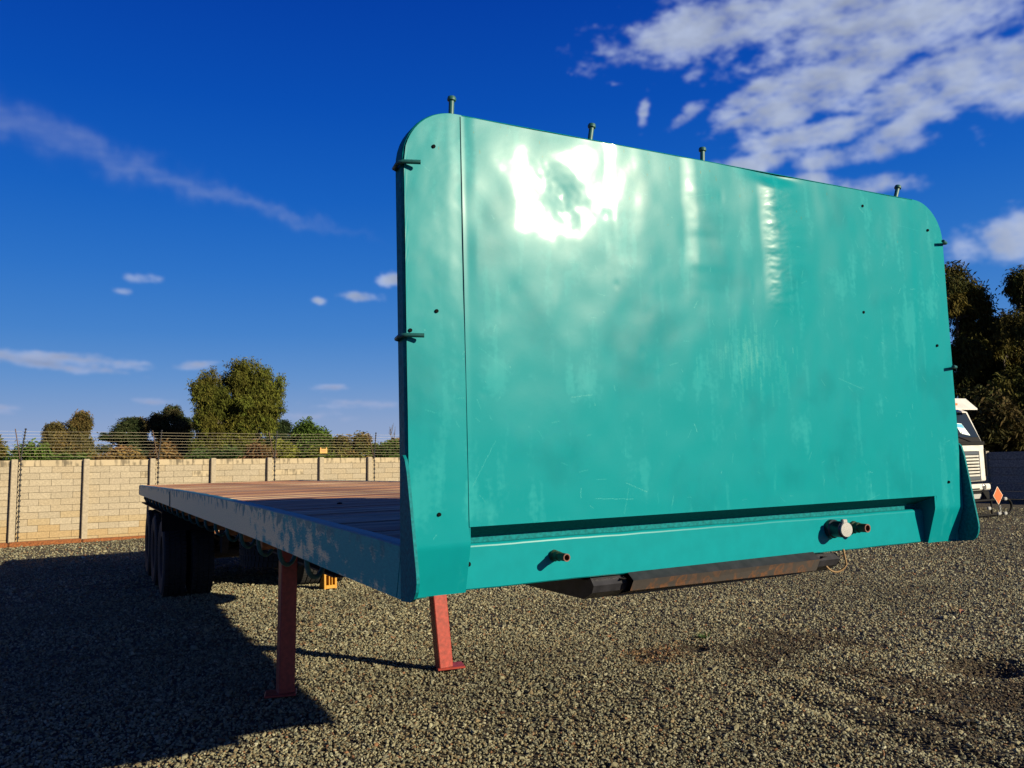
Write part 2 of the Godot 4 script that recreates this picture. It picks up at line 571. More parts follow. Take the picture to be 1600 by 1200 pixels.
func gravel() -> void:
	var sm := StandardMaterial3D.new()
	sm.vertex_color_use_as_albedo = true
	sm.roughness = 0.9
	var stain := noise(0.5, 52, 4)
	var groups := []
	for k in 4:
		groups.append(PackedFloat32Array())
	var r := RandomNumberGenerator.new()
	r.seed = 77
	var total := 0
	# polar rings round the place of the photographer; fewer, larger stones far off
	for ring in [[2.2, 5.0, 3000.0, 1.0], [5.0, 8.0, 2300.0, 1.05], [8.0, 12.0, 1200.0, 1.25], [12.0, 17.0, 480.0, 1.55], [17.0, 26.0, 130.0, 2.0]]:
		var a0 := deg_to_rad(-18.0)
		var a1 := deg_to_rad(78.0)
		var area: float = 0.5 * (a1 - a0) * (ring[1] * ring[1] - ring[0] * ring[0])
		for i in int(area * ring[2]):
			var d := sqrt(r.randf_range(ring[0] * ring[0], ring[1] * ring[1]))
			var a := r.randf_range(a0, a1)
			var x := sin(a) * d
			var z := -cos(a) * d
			if z < -21.6 - 0.139 * (x + 1.5):
				continue
			var s: float = r.randf_range(0.005, 0.0125) * ring[3] * (1.5 if r.randf() < 0.06 else 1.0) * (1.9 if r.randf() < 0.012 else 1.0)
			var q := Quaternion(Vector3(r.randfn(), r.randfn(), r.randfn()).normalized(), r.randf() * 1.1) * Quaternion(Vector3.UP, r.randf() * TAU)
			var b := Basis(q).scaled(Vector3.ONE * s)
			var y := ground_y(x, z) + s * 0.25
			var t := r.randf()
			var c := Vector3(0.215, 0.180, 0.105)
			if t < 0.22:
				c = Vector3(0.27, 0.235, 0.15)
			elif t < 0.40:
				c = Vector3(0.17, 0.118, 0.058)
			elif t < 0.56:
				c = Vector3(0.135, 0.128, 0.085)
			elif t < 0.60:
				c = Vector3(0.34, 0.30, 0.21)
			elif t < 0.63:
				c = Vector3(0.20, 0.09, 0.04)
			c *= r.randf_range(0.58, 1.06) * (1.0 + 0.45 * stain.get_noise_2d(x * 0.45 + 50.0, z * 0.7)) * Vector3(0.91, 0.99, 1.0)
			# oil where vehicles have stood; stones inside two hollows darkened as well
			var o := smooth(1.15, 0.25, Vector2(x - 5.2, (z + 3.55) * 1.1).length() + stain.get_noise_2d(x * 2.0, z * 2.0) * 0.8)
			o = maxf(o, 0.8 * smooth(0.75, 0.2, Vector2((x - 5.1) * 0.75, z + 5.2).length() + stain.get_noise_2d(x * 2.0 + 9.0, z * 2.0) * 0.7))
			var fan := smooth(0.55, 0.1, Vector2((x - 4.22) * 0.9, (z + 5.58) * 1.5).length() + stain.get_noise_2d(x * 3.0, z * 3.0) * 0.35)
			if r.randf() < fan * 0.8:
				c *= Vector3(1.05, 0.70, 0.50)
			for hl in hollows.slice(0, 2):
				o = maxf(o, smooth(1.25, 0.6, Vector2(x - hl[0], (z - hl[1]) * 1.2).length() / hl[2]))
			if r.randf() < o * 0.92:
				c *= Vector3(0.30, 0.235, 0.19)
			var g: PackedFloat32Array = groups[i % 4]
			g.append_array(PackedFloat32Array([b.x.x, b.y.x, b.z.x, x, b.x.y, b.y.y, b.z.y, y, b.x.z, b.y.z, b.z.z, z, c.x, c.y, c.z, 1.0]))
			groups[i % 4] = g
			total += 1
	var holder := Node3D.new()
	holder.name = "gravel"
	add_child(holder)
	stuff(holder)
	tag(holder, "loose crushed grey and tan gravel covering the whole yard", "gravel")
	for k in 4:
		var mm := MultiMesh.new()
		mm.transform_format = MultiMesh.TRANSFORM_3D
		mm.use_colors = true
		mm.mesh = stone_mesh(100 + k)
		mm.instance_count = groups[k].size() / 16
		mm.buffer = groups[k]
		var o := MultiMeshInstance3D.new()
		o.name = "stones" if k == 0 else "stones_%03d" % k
		o.multimesh = mm
		o.material_override = sm
		holder.add_child(o)
		stuff(o)
	print("stones ", total)

# ---------------------------------------------------------------- walls
func brick_mesh(w: float, h: float, d: float, ch: float) -> ArrayMesh:
	# a block seen from its front: face, four chamfers and the edges behind them; base corner at the origin, face towards +z
	var st := begin()
	var a := [Vector3(ch, ch, d), Vector3(w - ch, ch, d), Vector3(w - ch, h - ch, d), Vector3(ch, h - ch, d)]
	var b := [Vector3(0, 0, d - ch), Vector3(w, 0, d - ch), Vector3(w, h, d - ch), Vector3(0, h, d - ch)]
	var c := [Vector3(0, 0, 0), Vector3(w, 0, 0), Vector3(w, h, 0), Vector3(0, h, 0)]
	quad(st, a[0], a[1], a[2], a[3])
	for k in 4:
		var l := (k + 1) % 4
		quad(st, b[k], b[l], a[l], a[k])
		quad(st, c[k], c[l], b[l], b[k])
	return st.commit()

func back_wall() -> void:
	var t := thing("precast_wall", "long cream precast concrete wall patterned as blocks, behind the trailer", "wall", Vector3(-1.51, 0, -22.0), Basis(Vector3.UP, deg_to_rad(7.93)) * Basis(Vector3.BACK, -0.0122))
	var gt := grain(0.03, 61, 0.80, 1.0, 6)
	var bm := []
	for c in [[0.335, 0.282, 0.20], [0.355, 0.30, 0.212], [0.32, 0.27, 0.19], [0.335, 0.275, 0.185]]:
		bm.append(mat(lin(c[0], c[1], c[2]), 0.9, 0.0, gt, 1.1, M.gb, 0.05))
	var ochre := mat(lin(0.34, 0.245, 0.125), 0.9, 0.0, gt, 1.3, M.gb, 0.05)
	var ochre2 := mat(lin(0.34, 0.265, 0.155), 0.9, 0.0, gt, 1.0, M.gb, 0.05)
	var grime := mat(lin(0.33, 0.28, 0.195), 0.92, 0.0, grime_tex(), 0.8, M.gb, 0.05)
	var joint := mat(lin(0.17, 0.135, 0.085), 0.95, 0.0, gt, 1.0)
	var post_m := mat(lin(0.335, 0.282, 0.20), 0.9, 0.0, gt, 0.9, M.gb, 0.1)
	var foot := mat(lin(0.30, 0.10, 0.026), 0.95, 0.0, grain(0.03, 62, 0.5, 1.0, 6), 1.2, M.gb, 0.6)
	var bay := 1.478
	var rows := 13
	var rh := 0.15
	var bl := 0.452
	var cache := {}
	var rest := begin()
	var r := RandomNumberGenerator.new()
	r.seed = 5
	for k in range(-6, 19):
		var x0 := k * bay
		var ps := begin()
		box(ps, Vector3(x0 + 0.07, 0.98, 0.035), Vector3(0.13, 1.975, 0.16), 0.012)
		obj("post", ps, post_m, t)
		var pn := begin()
		box(pn, Vector3(x0 + 0.135 + (bay - 0.13) / 2.0, 0.972, -0.012), Vector3(bay - 0.14, 1.944, 0.03))
		obj("wall_panel", pn, joint, t)
		for j in rows:
			var y := 1.95 - (j + 1) * rh
			var x := x0 + 0.138
			var xe := x0 + bay + 0.004
			var first := bl if (j + k) % 2 == 0 else bl * 0.54
			while x < xe - 0.03:
				var w := minf(first, xe - x)
				first = bl
				var own: bool = (k >= -1 and k <= 1) or (k >= 2 and k <= 7 and j < 5)
				var d := 0.017 + r.randf_range(-0.003, 0.004)
				var key := "%.3f %d" % [w, int(d * 500.0)]
				if not cache.has(key):
					cache[key] = brick_mesh(w - 0.005, rh - (0.008 if j % 2 == 1 else 0.005), d, 0.003)
				if own:
					var m: StandardMaterial3D = bm[r.randi() % 4]
					if j == 0 or j == 2 and r.randf() < 0.12:
						m = grime
					elif j >= rows - 2 or (j >= rows - 3 and r.randf() < 0.5):
						m = ochre if r.randf() < 0.7 else ochre2
					elif j >= rows - 5:
						m = ochre2 if r.randf() < 0.5 else m
					obj("brick", cache[key], m, t, Vector3(x, y + r.randf_range(-0.0015, 0.0015), 0.003), Basis(Vector3.BACK, r.randf_range(-0.004, 0.004)))
				else:
					rest.append_from(cache[key], 0, Transform3D(Basis.IDENTITY, Vector3(x, y, 0.003)))
				x += w
	stuff(obj("brickwork", rest, bm[0], t))
	# uneven strip of red earth and footing concrete along the foot
	for k in range(-6, 18):
		var fs := begin()
		var h := 0.085 + r.randf_range(-0.012, 0.02)
		box(fs, Vector3(k * bay + bay / 2.0, h / 2.0 - 0.03, 0.15), Vector3(bay - 0.012, h + 0.06, 0.22), 0.025)
		obj("footing", fs, foot, t)
	# back skin, so that the wall is solid
	var bs := begin()
	box(bs, Vector3(6.0 * bay, 0.95, -0.06), Vector3(25 * bay, 1.9, 0.05))
	obj("rear_skin", bs, joint, t)
	electric_fence(t.transform)

func grime_tex() -> ImageTexture:
	var S := 256
	var a := noise(0.035, 71, 4)
	var b := noise(0.012, 72, 3)
	var im := Image.create(S, S, false, Image.FORMAT_RGB8)
	for y in S:
		for x in S:
			# wrap by blending the two ends
			var u := float(x) / S
			var s1 := a.get_noise_2d(x, y * 0.22) + 0.8 * b.get_noise_2d(x * 1.4, y)
			var s2 := a.get_noise_2d(x - S, y * 0.22) + 0.8 * b.get_noise_2d((x - S) * 1.4, y)
			var v := lerpf(s1, s2, u)
			var k := 1.0 - 0.42 * smooth(-0.1, 0.6, v)
			im.set_pixel(x, y, Color(k, k * 0.985, k * 0.96))
	return ImageTexture.create_from_image(im)

func electric_fence(at: Transform3D) -> void:
	var t := thing("electric_fence", "electric security fence of thin strands on beaded poles above the cream wall", "fence", at.origin, at.basis)
	var pole := mat(lin(0.10, 0.055, 0.03), 0.7, 0.0, M.g2, 3.0)
	var bead := mat(lin(0.012, 0.011, 0.012), 0.6)
	var wire := mat(lin(0.68, 0.60, 0.42), 0.6)
	var bay := 1.478
	for k in range(-6, 19, 2):
		var x := k * bay + 0.19
		# beaded post on the yard side of the wall, its slanted arm above
		var st := begin()
		tube(st, [Vector3(x, 0.02, 0.13), Vector3(x, 2.02, 0.13)], 0.013, 6)
		tube(st, [Vector3(x, 2.0, 0.13), Vector3(x + 0.07, 2.66, 0.10)], 0.012, 6)
		obj("fence_post", st, bead, t)
		var bd := begin()
		for j in 17:
			lathe(bd, Vector3(x, 0.08 + 0.118 * j, 0.135), Basis.IDENTITY, [Vector2(0.012, -0.028), Vector2(0.030, -0.012), Vector2(0.030, 0.012), Vector2(0.012, 0.028)], 8)
		for j in 6:
			lathe(bd, Vector3(x, 2.0, 0.13).lerp(Vector3(x + 0.07, 2.66, 0.10), 0.45 + 0.11 * j), Basis.IDENTITY, [Vector2(0.012, -0.02), Vector2(0.024, -0.008), Vector2(0.024, 0.008), Vector2(0.012, 0.02)], 8)
		obj("insulators", bd, bead, t)
		var br := begin()
		tube(br, [Vector3(x - 0.02, 1.9, 0.12), Vector3(x - 0.03, 2.05, 0.11), Vector3(x - 0.13, 2.67, 0.02)], 0.011, 6)
		obj("bracket", br, pole, t)
	for j in 9:
		var y := 2.03 + 0.073 * j
		var pts := []
		for i in 50:
			var s := fposmod(i * 0.5, 1.0)
			pts.append(Vector3(-6.0 * bay + i * 0.5 * bay + 0.14, y + 0.004 * sin(i * 1.7 + j) - 0.004 * (4.0 * s * (1.0 - s)), 0.11 - 0.012 * j))
		var st := begin()
		tube(st, pts, 0.0015, 4, false)
		obj("strand", st, wire, t)
	# the yellow notice that hangs on the strands
	var w := thing("warning_sign", "small yellow warning notice hanging on the electric fence strands", "sign", at * Vector3(7.50, 2.14, 0.13), at.basis)
	var p := begin()
	box(p, Vector3(0, 0, 0), Vector3(0.215, 0.125, 0.004), 0.0015)
	for s in [-1, 1]:
		box(p, Vector3(s * 0.085, 0.078, 0), Vector3(0.03, 0.045, 0.004), 0.001)
	obj("plate", p, M.yellow, w)
	for q in [[0.0, 0.022, 0.15], [0.0, -0.02, 0.13]]:
		var l := begin()
		box(l, Vector3(q[0], q[1], 0.003), Vector3(q[2], 0.012, 0.002))
		obj("lettering", l, M.dark_print, w)

func side_wall() -> void:
	var t := thing("precast_wall", "dark shaded boundary wall of plain concrete planks behind the white truck", "wall", Vector3(26.0, 0, -25.6))
	var gt := grain(0.03, 63, 0.6, 1.0, 6)
	var ms := [mat(lin(0.34, 0.30, 0.235), 0.95, 0.0, gt, 1.0, M.gb, 0.1), mat(lin(0.31, 0.275, 0.215), 0.95, 0.0, gt, 0.8, M.gb, 0.1)]
	var bay := 1.5
	for k in 24:
		var ps := begin()
		box(ps, Vector3(-0.02, 0.76, k * bay), Vector3(0.17, 1.54, 0.13), 0.01)
		obj("post", ps, ms[0], t)
		for j in 6:
			var b := begin()
			box(b, Vector3(rng.randf_range(-0.004, 0.004), 0.125 + 0.249 * j, (k + 0.5) * bay), Vector3(0.055, 0.243, bay - 0.134), 0.008)
			obj("plank", b, ms[(k + j) % 2], t)

# ---------------------------------------------------------------- trailer (local: x from its middle, z = 0 at the front sheet)
var dn := FastNoiseLite.new()
var dm := FastNoiseLite.new()
var dings := []
func dent(x: float, y: float) -> float:
	# hammered, buckled sheet: height of the metal above its plane
	var d := dn.get_noise_2d(x, y * 0.8) * 0.0034 + dm.get_noise_2d(x, y) * 0.00007
	# an old knock: a slanting hollow, crumpled in its middle
	var q := Vector2(x + 0.69, y - 2.465).rotated(0.72)
	var cr := exp(-q.x * q.x / 0.0128 - q.y * q.y / 0.0050)
	d += cr * (0.0014 * dm.get_noise_2d(x * 0.6 + 7.0, y * 0.6) - 0.0036)
	# creases over the frame members behind, strongest near the top
	for c in [[-0.205, 0.0046, 0.075], [0.165, 0.0072, 0.095], [-0.53, 0.0012, 0.05]]:
		var u: float = x - c[0] - 0.005 * sin(y * 9.0 + c[0] * 40.0) + 0.006 * dm.get_noise_2d(3.0, y * 0.7)
		var k := smooth(2.02, 2.30, y) * (0.8 + 0.5 * dn.get_noise_2d(c[0] * 9.0, y * 2.0))
		d += c[1] * k * smooth(-0.004, c[2], u) * smooth(c[2] + 0.22, c[2], u)
	# the rippled field right of the second crease
	var f := smooth(0.17, 0.22, x) * smooth(0.38, 0.28, x) * smooth(2.1, 2.2, y)
	if f > 0.0:
		d += f * 0.0007 * dm.get_noise_2d(x * 0.9 + 31.0, y * 3.0)
	for g in dings:
		var ox: float = x - g[0]
		if absf(ox) < 0.06:
			var oy: float = (y - g[1]) * g[4]
			if absf(oy) < 0.06:
				d -= g[3] * exp(-(ox * ox + oy * oy) / (g[2] * g[2]))
	# pushed-in lip at the top edge
	q = Vector2((x - 0.27) / 0.10, (y - 2.665) / 0.032)
	d -= 0.016 * exp(-q.length_squared())
	return d

func sheet(x0: float, x1: float, nx: int, ny: int, bottom: Callable, top: Callable, z: Callable) -> SurfaceTool:
	var st := begin()
	var P := PackedVector3Array()
	for j in ny + 1:
		for i in nx + 1:
			var x := lerpf(x0, x1, float(i) / nx)
			var y := lerpf(bottom.call(x), top.call(x), float(j) / ny)
			P.append(Vector3(x, y, z.call(x, y)))
	var w := nx + 1
	for j in ny + 1:
		for i in nx + 1:
			var u := P[j * w + mini(i + 1, nx)] - P[j * w + maxi(i - 1, 0)]
			var v := P[mini(j + 1, ny) * w + i] - P[maxi(j - 1, 0) * w + i]
			var p := P[j * w + i]
			st.set_normal(u.cross(v).normalized())
			st.set_uv(Vector2((p.x + 1.25) / 2.5, (2.7 - p.y) / 1.5))
			st.add_vertex(p)
	for j in ny:
		for i in nx:
			var a := j * w + i
			for k in [a, a + w + 1, a + 1, a, a + w, a + w + 1]:
				st.add_index(k)
	return st

func paint_tex() -> ImageTexture:
	# faded, streaked and scuffed enamel
	var W := 1024
	var H := 640
	var run := noise(0.02, 81, 5)
	var blot := noise(0.006, 82, 5)
	var fine := noise(0.09, 83, 3)
	var im := Image.create(W, H, false, Image.FORMAT_RGB8)
	var base := Color(0.002, 0.172, 0.193)
	var chalk := Color(0.016, 0.222, 0.236)
	var deep := Color(0.0015, 0.140, 0.160)
	for y in H:
		for x in W:
			var b := blot.get_noise_2d(x, y * 0.8)
			var s := run.get_noise_2d(x * 1.5, y * 0.18)
			var f := fine.get_noise_2d(x, y)
			var c := base.lerp(deep, 0.6 * smooth(0.1, 0.6, -b))
			c = c.lerp(chalk, 0.55 * smooth(0.18, 0.5, b * 0.8 + s * 0.35 + f * 0.16))
			c = c.lerp(chalk, 0.35 * smooth(0.3, 0.6, s + f * 0.2))
			im.set_pixel(x, y, c.linear_to_srgb())
	var r := RandomNumberGenerator.new()
	r.seed = 9
	# scratches, chips and the scuff patch below the creases
	for k in 170:
		var x := r.randf_range(20, W - 20)
		var y := r.randf_range(15, H - 30)
		var a := r.randf_range(0.6, 2.2) if r.randf() < 0.7 else r.randf_range(-0.4, 0.4)
		var l := r.randf_range(2, 16) if k > 12 else r.randf_range(30, 70)
		var c := chalk.lerp(Color(0.14, 0.30, 0.28), r.randf()).linear_to_srgb()
		for i in int(l):
			var px := int(x + cos(a) * i + r.randf_range(-0.6, 0.6))
			var py := int(y + sin(a) * i)
			if px >= 0 and px < W and py >= 0 and py < H:
				im.set_pixel(px, py, im.get_pixel(px, py).lerp(c, r.randf_range(0.3, 0.75)))
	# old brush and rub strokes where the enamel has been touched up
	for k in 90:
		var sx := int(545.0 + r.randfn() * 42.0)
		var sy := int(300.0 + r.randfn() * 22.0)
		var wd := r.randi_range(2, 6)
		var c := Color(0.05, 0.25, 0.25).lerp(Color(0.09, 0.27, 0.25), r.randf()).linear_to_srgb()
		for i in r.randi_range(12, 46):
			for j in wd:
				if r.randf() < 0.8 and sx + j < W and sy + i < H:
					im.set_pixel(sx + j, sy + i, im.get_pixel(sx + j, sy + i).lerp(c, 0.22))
	for k in 60:
		var px := r.randi_range(10, W - 10)
		var py := int(6 + absf(r.randfn()) * 40)
		var c := Color(0.16, 0.09, 0.04).linear_to_srgb()
		for i in r.randi_range(1, 5):
			im.set_pixel(px, mini(py + i, H - 1), im.get_pixel(px, mini(py + i, H - 1)).lerp(c, 0.55))
	return ImageTexture.create_from_image(im)

func rail_tex() -> ImageTexture:
	# side rail: teal enamel that dried mud covers more and more towards the rear, run down in streaks
	var W := 2048
	var H := 96
	var run := noise(0.05, 91, 4)
	var blot := noise(0.010, 92, 5)
	var fine := noise(0.2, 93, 3)
	var im := Image.create(W, H, false, Image.FORMAT_RGB8)
	var teal := Color(0.03, 0.29, 0.27)
	var mud := Color(0.84, 0.66, 0.36)
	var dark := Color(0.02, 0.075, 0.08)
	for y in H:
		for x in W:
			var u := float(x) / W
			var v := float(y) / H
			var s := run.get_noise_2d(x, y * 0.25)
			var b := blot.get_noise_2d(x, y * 2.0)
			var f := fine.get_noise_2d(x, y)
			var k := smooth(-0.25, 0.35, (u - 0.10) * 6.0 + s * 0.9 + b * 0.6 + f * 0.35)
			var c := teal.lerp(mud, k * 0.9)
			# drips of bare paint from the top edge
			var drip := smooth(0.05, 0.35, s + 0.3 * b + 0.25 - v * 1.6)
			c = c.lerp(teal.lerp(dark, 0.4), drip * 0.85)
			c = c * (1.0 + 0.25 * f)
			im.set_pixel(x, y, c.linear_to_srgb())
	return ImageTexture.create_from_image(im)

func deck_y(z: float) -> float:
	# the bed is bowed: low at the front, highest a third back, lower again at the rear
	var s := -z / 12.7
	return 1.362 + 0.172 * s * (1.0 - s) * (1.35 - s) + 0.018 * s

func trailer() -> void:
	var t := thing("flatbed_trailer", "teal flatbed semi trailer with tall dented headboard and red landing legs", "trailer", Vector3(2.066, 0, -2.229))
	dn = noise(2.2, 14, 3)
	dm = noise(11.0, 15, 3)
	var dr := RandomNumberGenerator.new()
	dr.seed = 61
	for k in 46:
		dings.append([clampf(dr.randfn(0.0, 0.55), -1.0, 1.0), clampf(dr.randfn(2.05, 0.28), 1.46, 2.64), dr.randf_range(0.010, 0.024), dr.randf_range(-0.0003, 0.0005), dr.randf_range(0.25, 1.2)])
	var paint := mat(Color(1, 1, 1), 0.31)
	paint.metallic_specular = 0.18
	paint.clearcoat_enabled = true
	paint.clearcoat = 0.06
	paint.clearcoat_roughness = 0.07
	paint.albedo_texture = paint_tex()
	paint.heightmap_enabled = true
	paint.heightmap_texture = height_tex(0.22, 16, 4, 1024)
	paint.heightmap_scale = 0.0008
	var top := 2.672
	var hw := 1.241
	var xl := -1.055
	var xr := 1.062
	var rad := 0.172
	var lid := func(x: float) -> float:
		var d := absf(x) - (hw - rad)
		return top - (rad - sqrt(maxf(0.0, rad * rad - d * d)) if d > 0.0 else 0.0)
	var flat := func(y0: float) -> Callable:
		return func(_x: float) -> float: return y0
	var zmain := func(x: float, y: float) -> float:
		var e := minf(smooth(0.0, 0.05, x - xl), smooth(0.0, 0.05, xr - x)) * smooth(0.0, 0.06, y - 1.412)
		return 0.0016 + 0.0007 * exp(-pow((x - xl) / 0.008, 2.0)) + dent(x, y) * (0.25 + 0.75 * e)
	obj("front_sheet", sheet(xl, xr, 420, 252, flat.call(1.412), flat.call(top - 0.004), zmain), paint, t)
	var fold := func(x: float, y: float) -> float:
		var d := (dn.get_noise_2d(x * 1.6, y) * 0.0016 + dm.get_noise_2d(x, y) * 0.00025) * smooth(1.36, 1.45, y)
		d -= 0.0012 * smooth(xl - 0.05, xl, x) * smooth(1.85, 2.2, y) if x < 0.0 else 0.0
		return d - 0.045 * maxf(0.0, (1.360 - y) / 0.143)
	for s in [-1, 1]:
		var a: float = -hw if s < 0 else xr - 0.004
		var b: float = xl + 0.004 if s < 0 else hw
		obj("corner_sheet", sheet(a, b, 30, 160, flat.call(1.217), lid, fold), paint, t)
	# edge of the headboard: a band round the outline with a rounded front edge, and the rear skin
	var line := [Vector2(-hw, 1.215), Vector2(-hw, 1.36)]
	for k in 13:
		var a := PI - k * PI / 24.0
		line.append(Vector2(-hw + rad + cos(a) * rad, top - rad + sin(a) * rad))
	for k in 13:
		var a := PI / 2.0 - k * PI / 24.0
		line.append(Vector2(hw - rad + cos(a) * rad, top - rad + sin(a) * rad))
	line.append(Vector2(hw, 1.36))
	line.append(Vector2(hw, 1.215))
	var band := begin()
	var prof := [Vector2(0.0, -0.004), Vector2(0.004, -0.007), Vector2(0.006, -0.013), Vector2(0.006, -0.058), Vector2(-0.02, -0.058)]
	for i in line.size() - 1:
		var na := out2(line, i)
		var nb := out2(line, i + 1)
		for j in prof.size() - 1:
			var p: Vector2 = prof[j]
			var q: Vector2 = prof[j + 1]
			var za := fold_z(line[i].y)
			var zb := fold_z(line[i + 1].y)
			quad(band, Vector3(line[i].x + na.x * p.x, line[i].y + na.y * p.x, p.y + za), Vector3(line[i].x + na.x * q.x, line[i].y + na.y * q.x, q.y + (za if j < 2 else 0.0)), Vector3(line[i + 1].x + nb.x * q.x, line[i + 1].y + nb.y * q.x, q.y + (zb if j < 2 else 0.0)), Vector3(line[i + 1].x + nb.x * p.x, line[i + 1].y + nb.y * p.x, p.y + zb))
	obj("edge_band", band, M.teal_dull, t)
	var rear := begin()
	extrude(rear, [Vector2(-hw, 1.425)] + line.slice(2, line.size() - 2) + [Vector2(hw, 1.425)], Vector3(0, 0, -0.052), Vector3.RIGHT, Vector3.UP, Vector3(0, 0, -0.004))
	obj("rear_skin", rear, M.teal_dull, t)
	for k in 5:
		var s := begin()
		box(s, Vector3(-1.0 + 0.5 * k, 2.0, -0.082), Vector3(0.06, 1.22, 0.05), 0.004)
		obj("stiffener", s, M.teal_dull, t)
	# folded underside of the sheet and the bumper bar set back beneath it
	var ceil := begin()
	quad(ceil, Vector3(xl, 1.376, -0.098), Vector3(xr + 0.008, 1.376, -0.098), Vector3(xr, 1.4125, 0.0035), Vector3(xl, 1.4125, 0.0035))
	quad(ceil, Vector3(xl, 1.222, -0.098), Vector3(xr + 0.008, 1.222, -0.098), Vector3(xr + 0.008, 1.376, -0.098), Vector3(xl, 1.376, -0.098))
	obj("sheet_fold", ceil, M.fold, t)
	for s in [-1, 1]:
		var cheeks := begin()
		var x := xl if s < 0 else xr + 0.008
		var c := [Vector3(x, 1.217, -0.10), Vector3(x, 1.217, -0.045), Vector3(x, 1.36, -0.001), Vector3(x, 1.4125, 0.001), Vector3(x, 1.4125, -0.10)]
		for k in [1, 2, 3]:
			if s < 0:
				tri(cheeks, c[0], c[k], c[k + 1])
			else:
				tri(cheeks, c[0], c[k + 1], c[k])
		obj("recess_cheek", cheeks, M.teal, t)
	var bar := begin()
	var bx0 := xl + 0.002
	var bx1 := xr + 0.006
	var sec := [Vector2(-0.097, 1.219), Vector2(-0.071, 1.219), Vector2(-0.066, 1.223), Vector2(-0.066, 1.346)]
	for k in 5:
		var a := k * PI / 8.0
		sec.append(Vector2(-0.077 + cos(a) * 0.011, 1.346 + sin(a) * 0.011))
	sec.append(Vector2(-0.097, 1.357))
	for i in sec.size() - 1:
		var d: Vector2 = sec[i + 1] - sec[i]
		var n := Vector3(0, -d.x, d.y).normalized()
		var N := 70
		for k in N:
			var u := lerpf(bx0, bx1, float(k) / N)
			var v := lerpf(bx0, bx1, float(k + 1) / N)
			var wu := 0.0022 * dn.get_noise_2d(u * 1.4, 3.0) + 0.0009 * dm.get_noise_2d(u * 1.5, 3.0)
			var wv := 0.0022 * dn.get_noise_2d(v * 1.4, 3.0) + 0.0009 * dm.get_noise_2d(v * 1.5, 3.0)
			squad(bar, [Vector3(u, sec[i].y + wu, sec[i].x + wu), Vector3(v, sec[i].y + wv, sec[i].x + wv), Vector3(v, sec[i + 1].y + wv, sec[i + 1].x + wv), Vector3(u, sec[i + 1].y + wu, sec[i + 1].x + wu)], [n, n, n, n])
	obj("bumper_bar", bar, M.teal_bar, t)
	# gusset plates at the lower corners
	for s in [-1, 1]:
		var g := begin()
		var poly := [Vector2(-0.032, 1.600), Vector2(-0.022, 1.622), Vector2(-0.006, 1.628), Vector2(0.010, 1.615), Vector2(0.026, 1.575), Vector2(0.048, 1.48), Vector2(0.078, 1.345), Vector2(0.088, 1.300), Vector2(0.090, 1.276), Vector2(0.083, 1.252), Vector2(0.066, 1.232), Vector2(0.038, 1.220), Vector2(-0.038, 1.213), Vector2(-0.038, 1.36)]
		if s > 0:
			for k in poly.size():
				if poly[k].x > 0.0:
					poly[k].x *= 0.62
		extrude(g, poly, Vector3(s * 1.2475 if s > 0 else -1.2475, 0, 0), Vector3(0, 0, 1), Vector3.UP, Vector3(s * 0.009, 0, 0))
		obj("gusset_plate", g, M.fold, t)
	fittings(t)
	bed(t)
	underside(t)

func fold_z(y: float) -> float:
	return -0.045 * maxf(0.0, (1.360 - y) / 0.143)

func out2(line: Array, i: int) -> Vector2:
	var d: Vector2 = line[mini(i + 1, line.size() - 1)] - line[maxi(i - 1, 0)]
	return Vector2(-d.y, d.x).normalized()

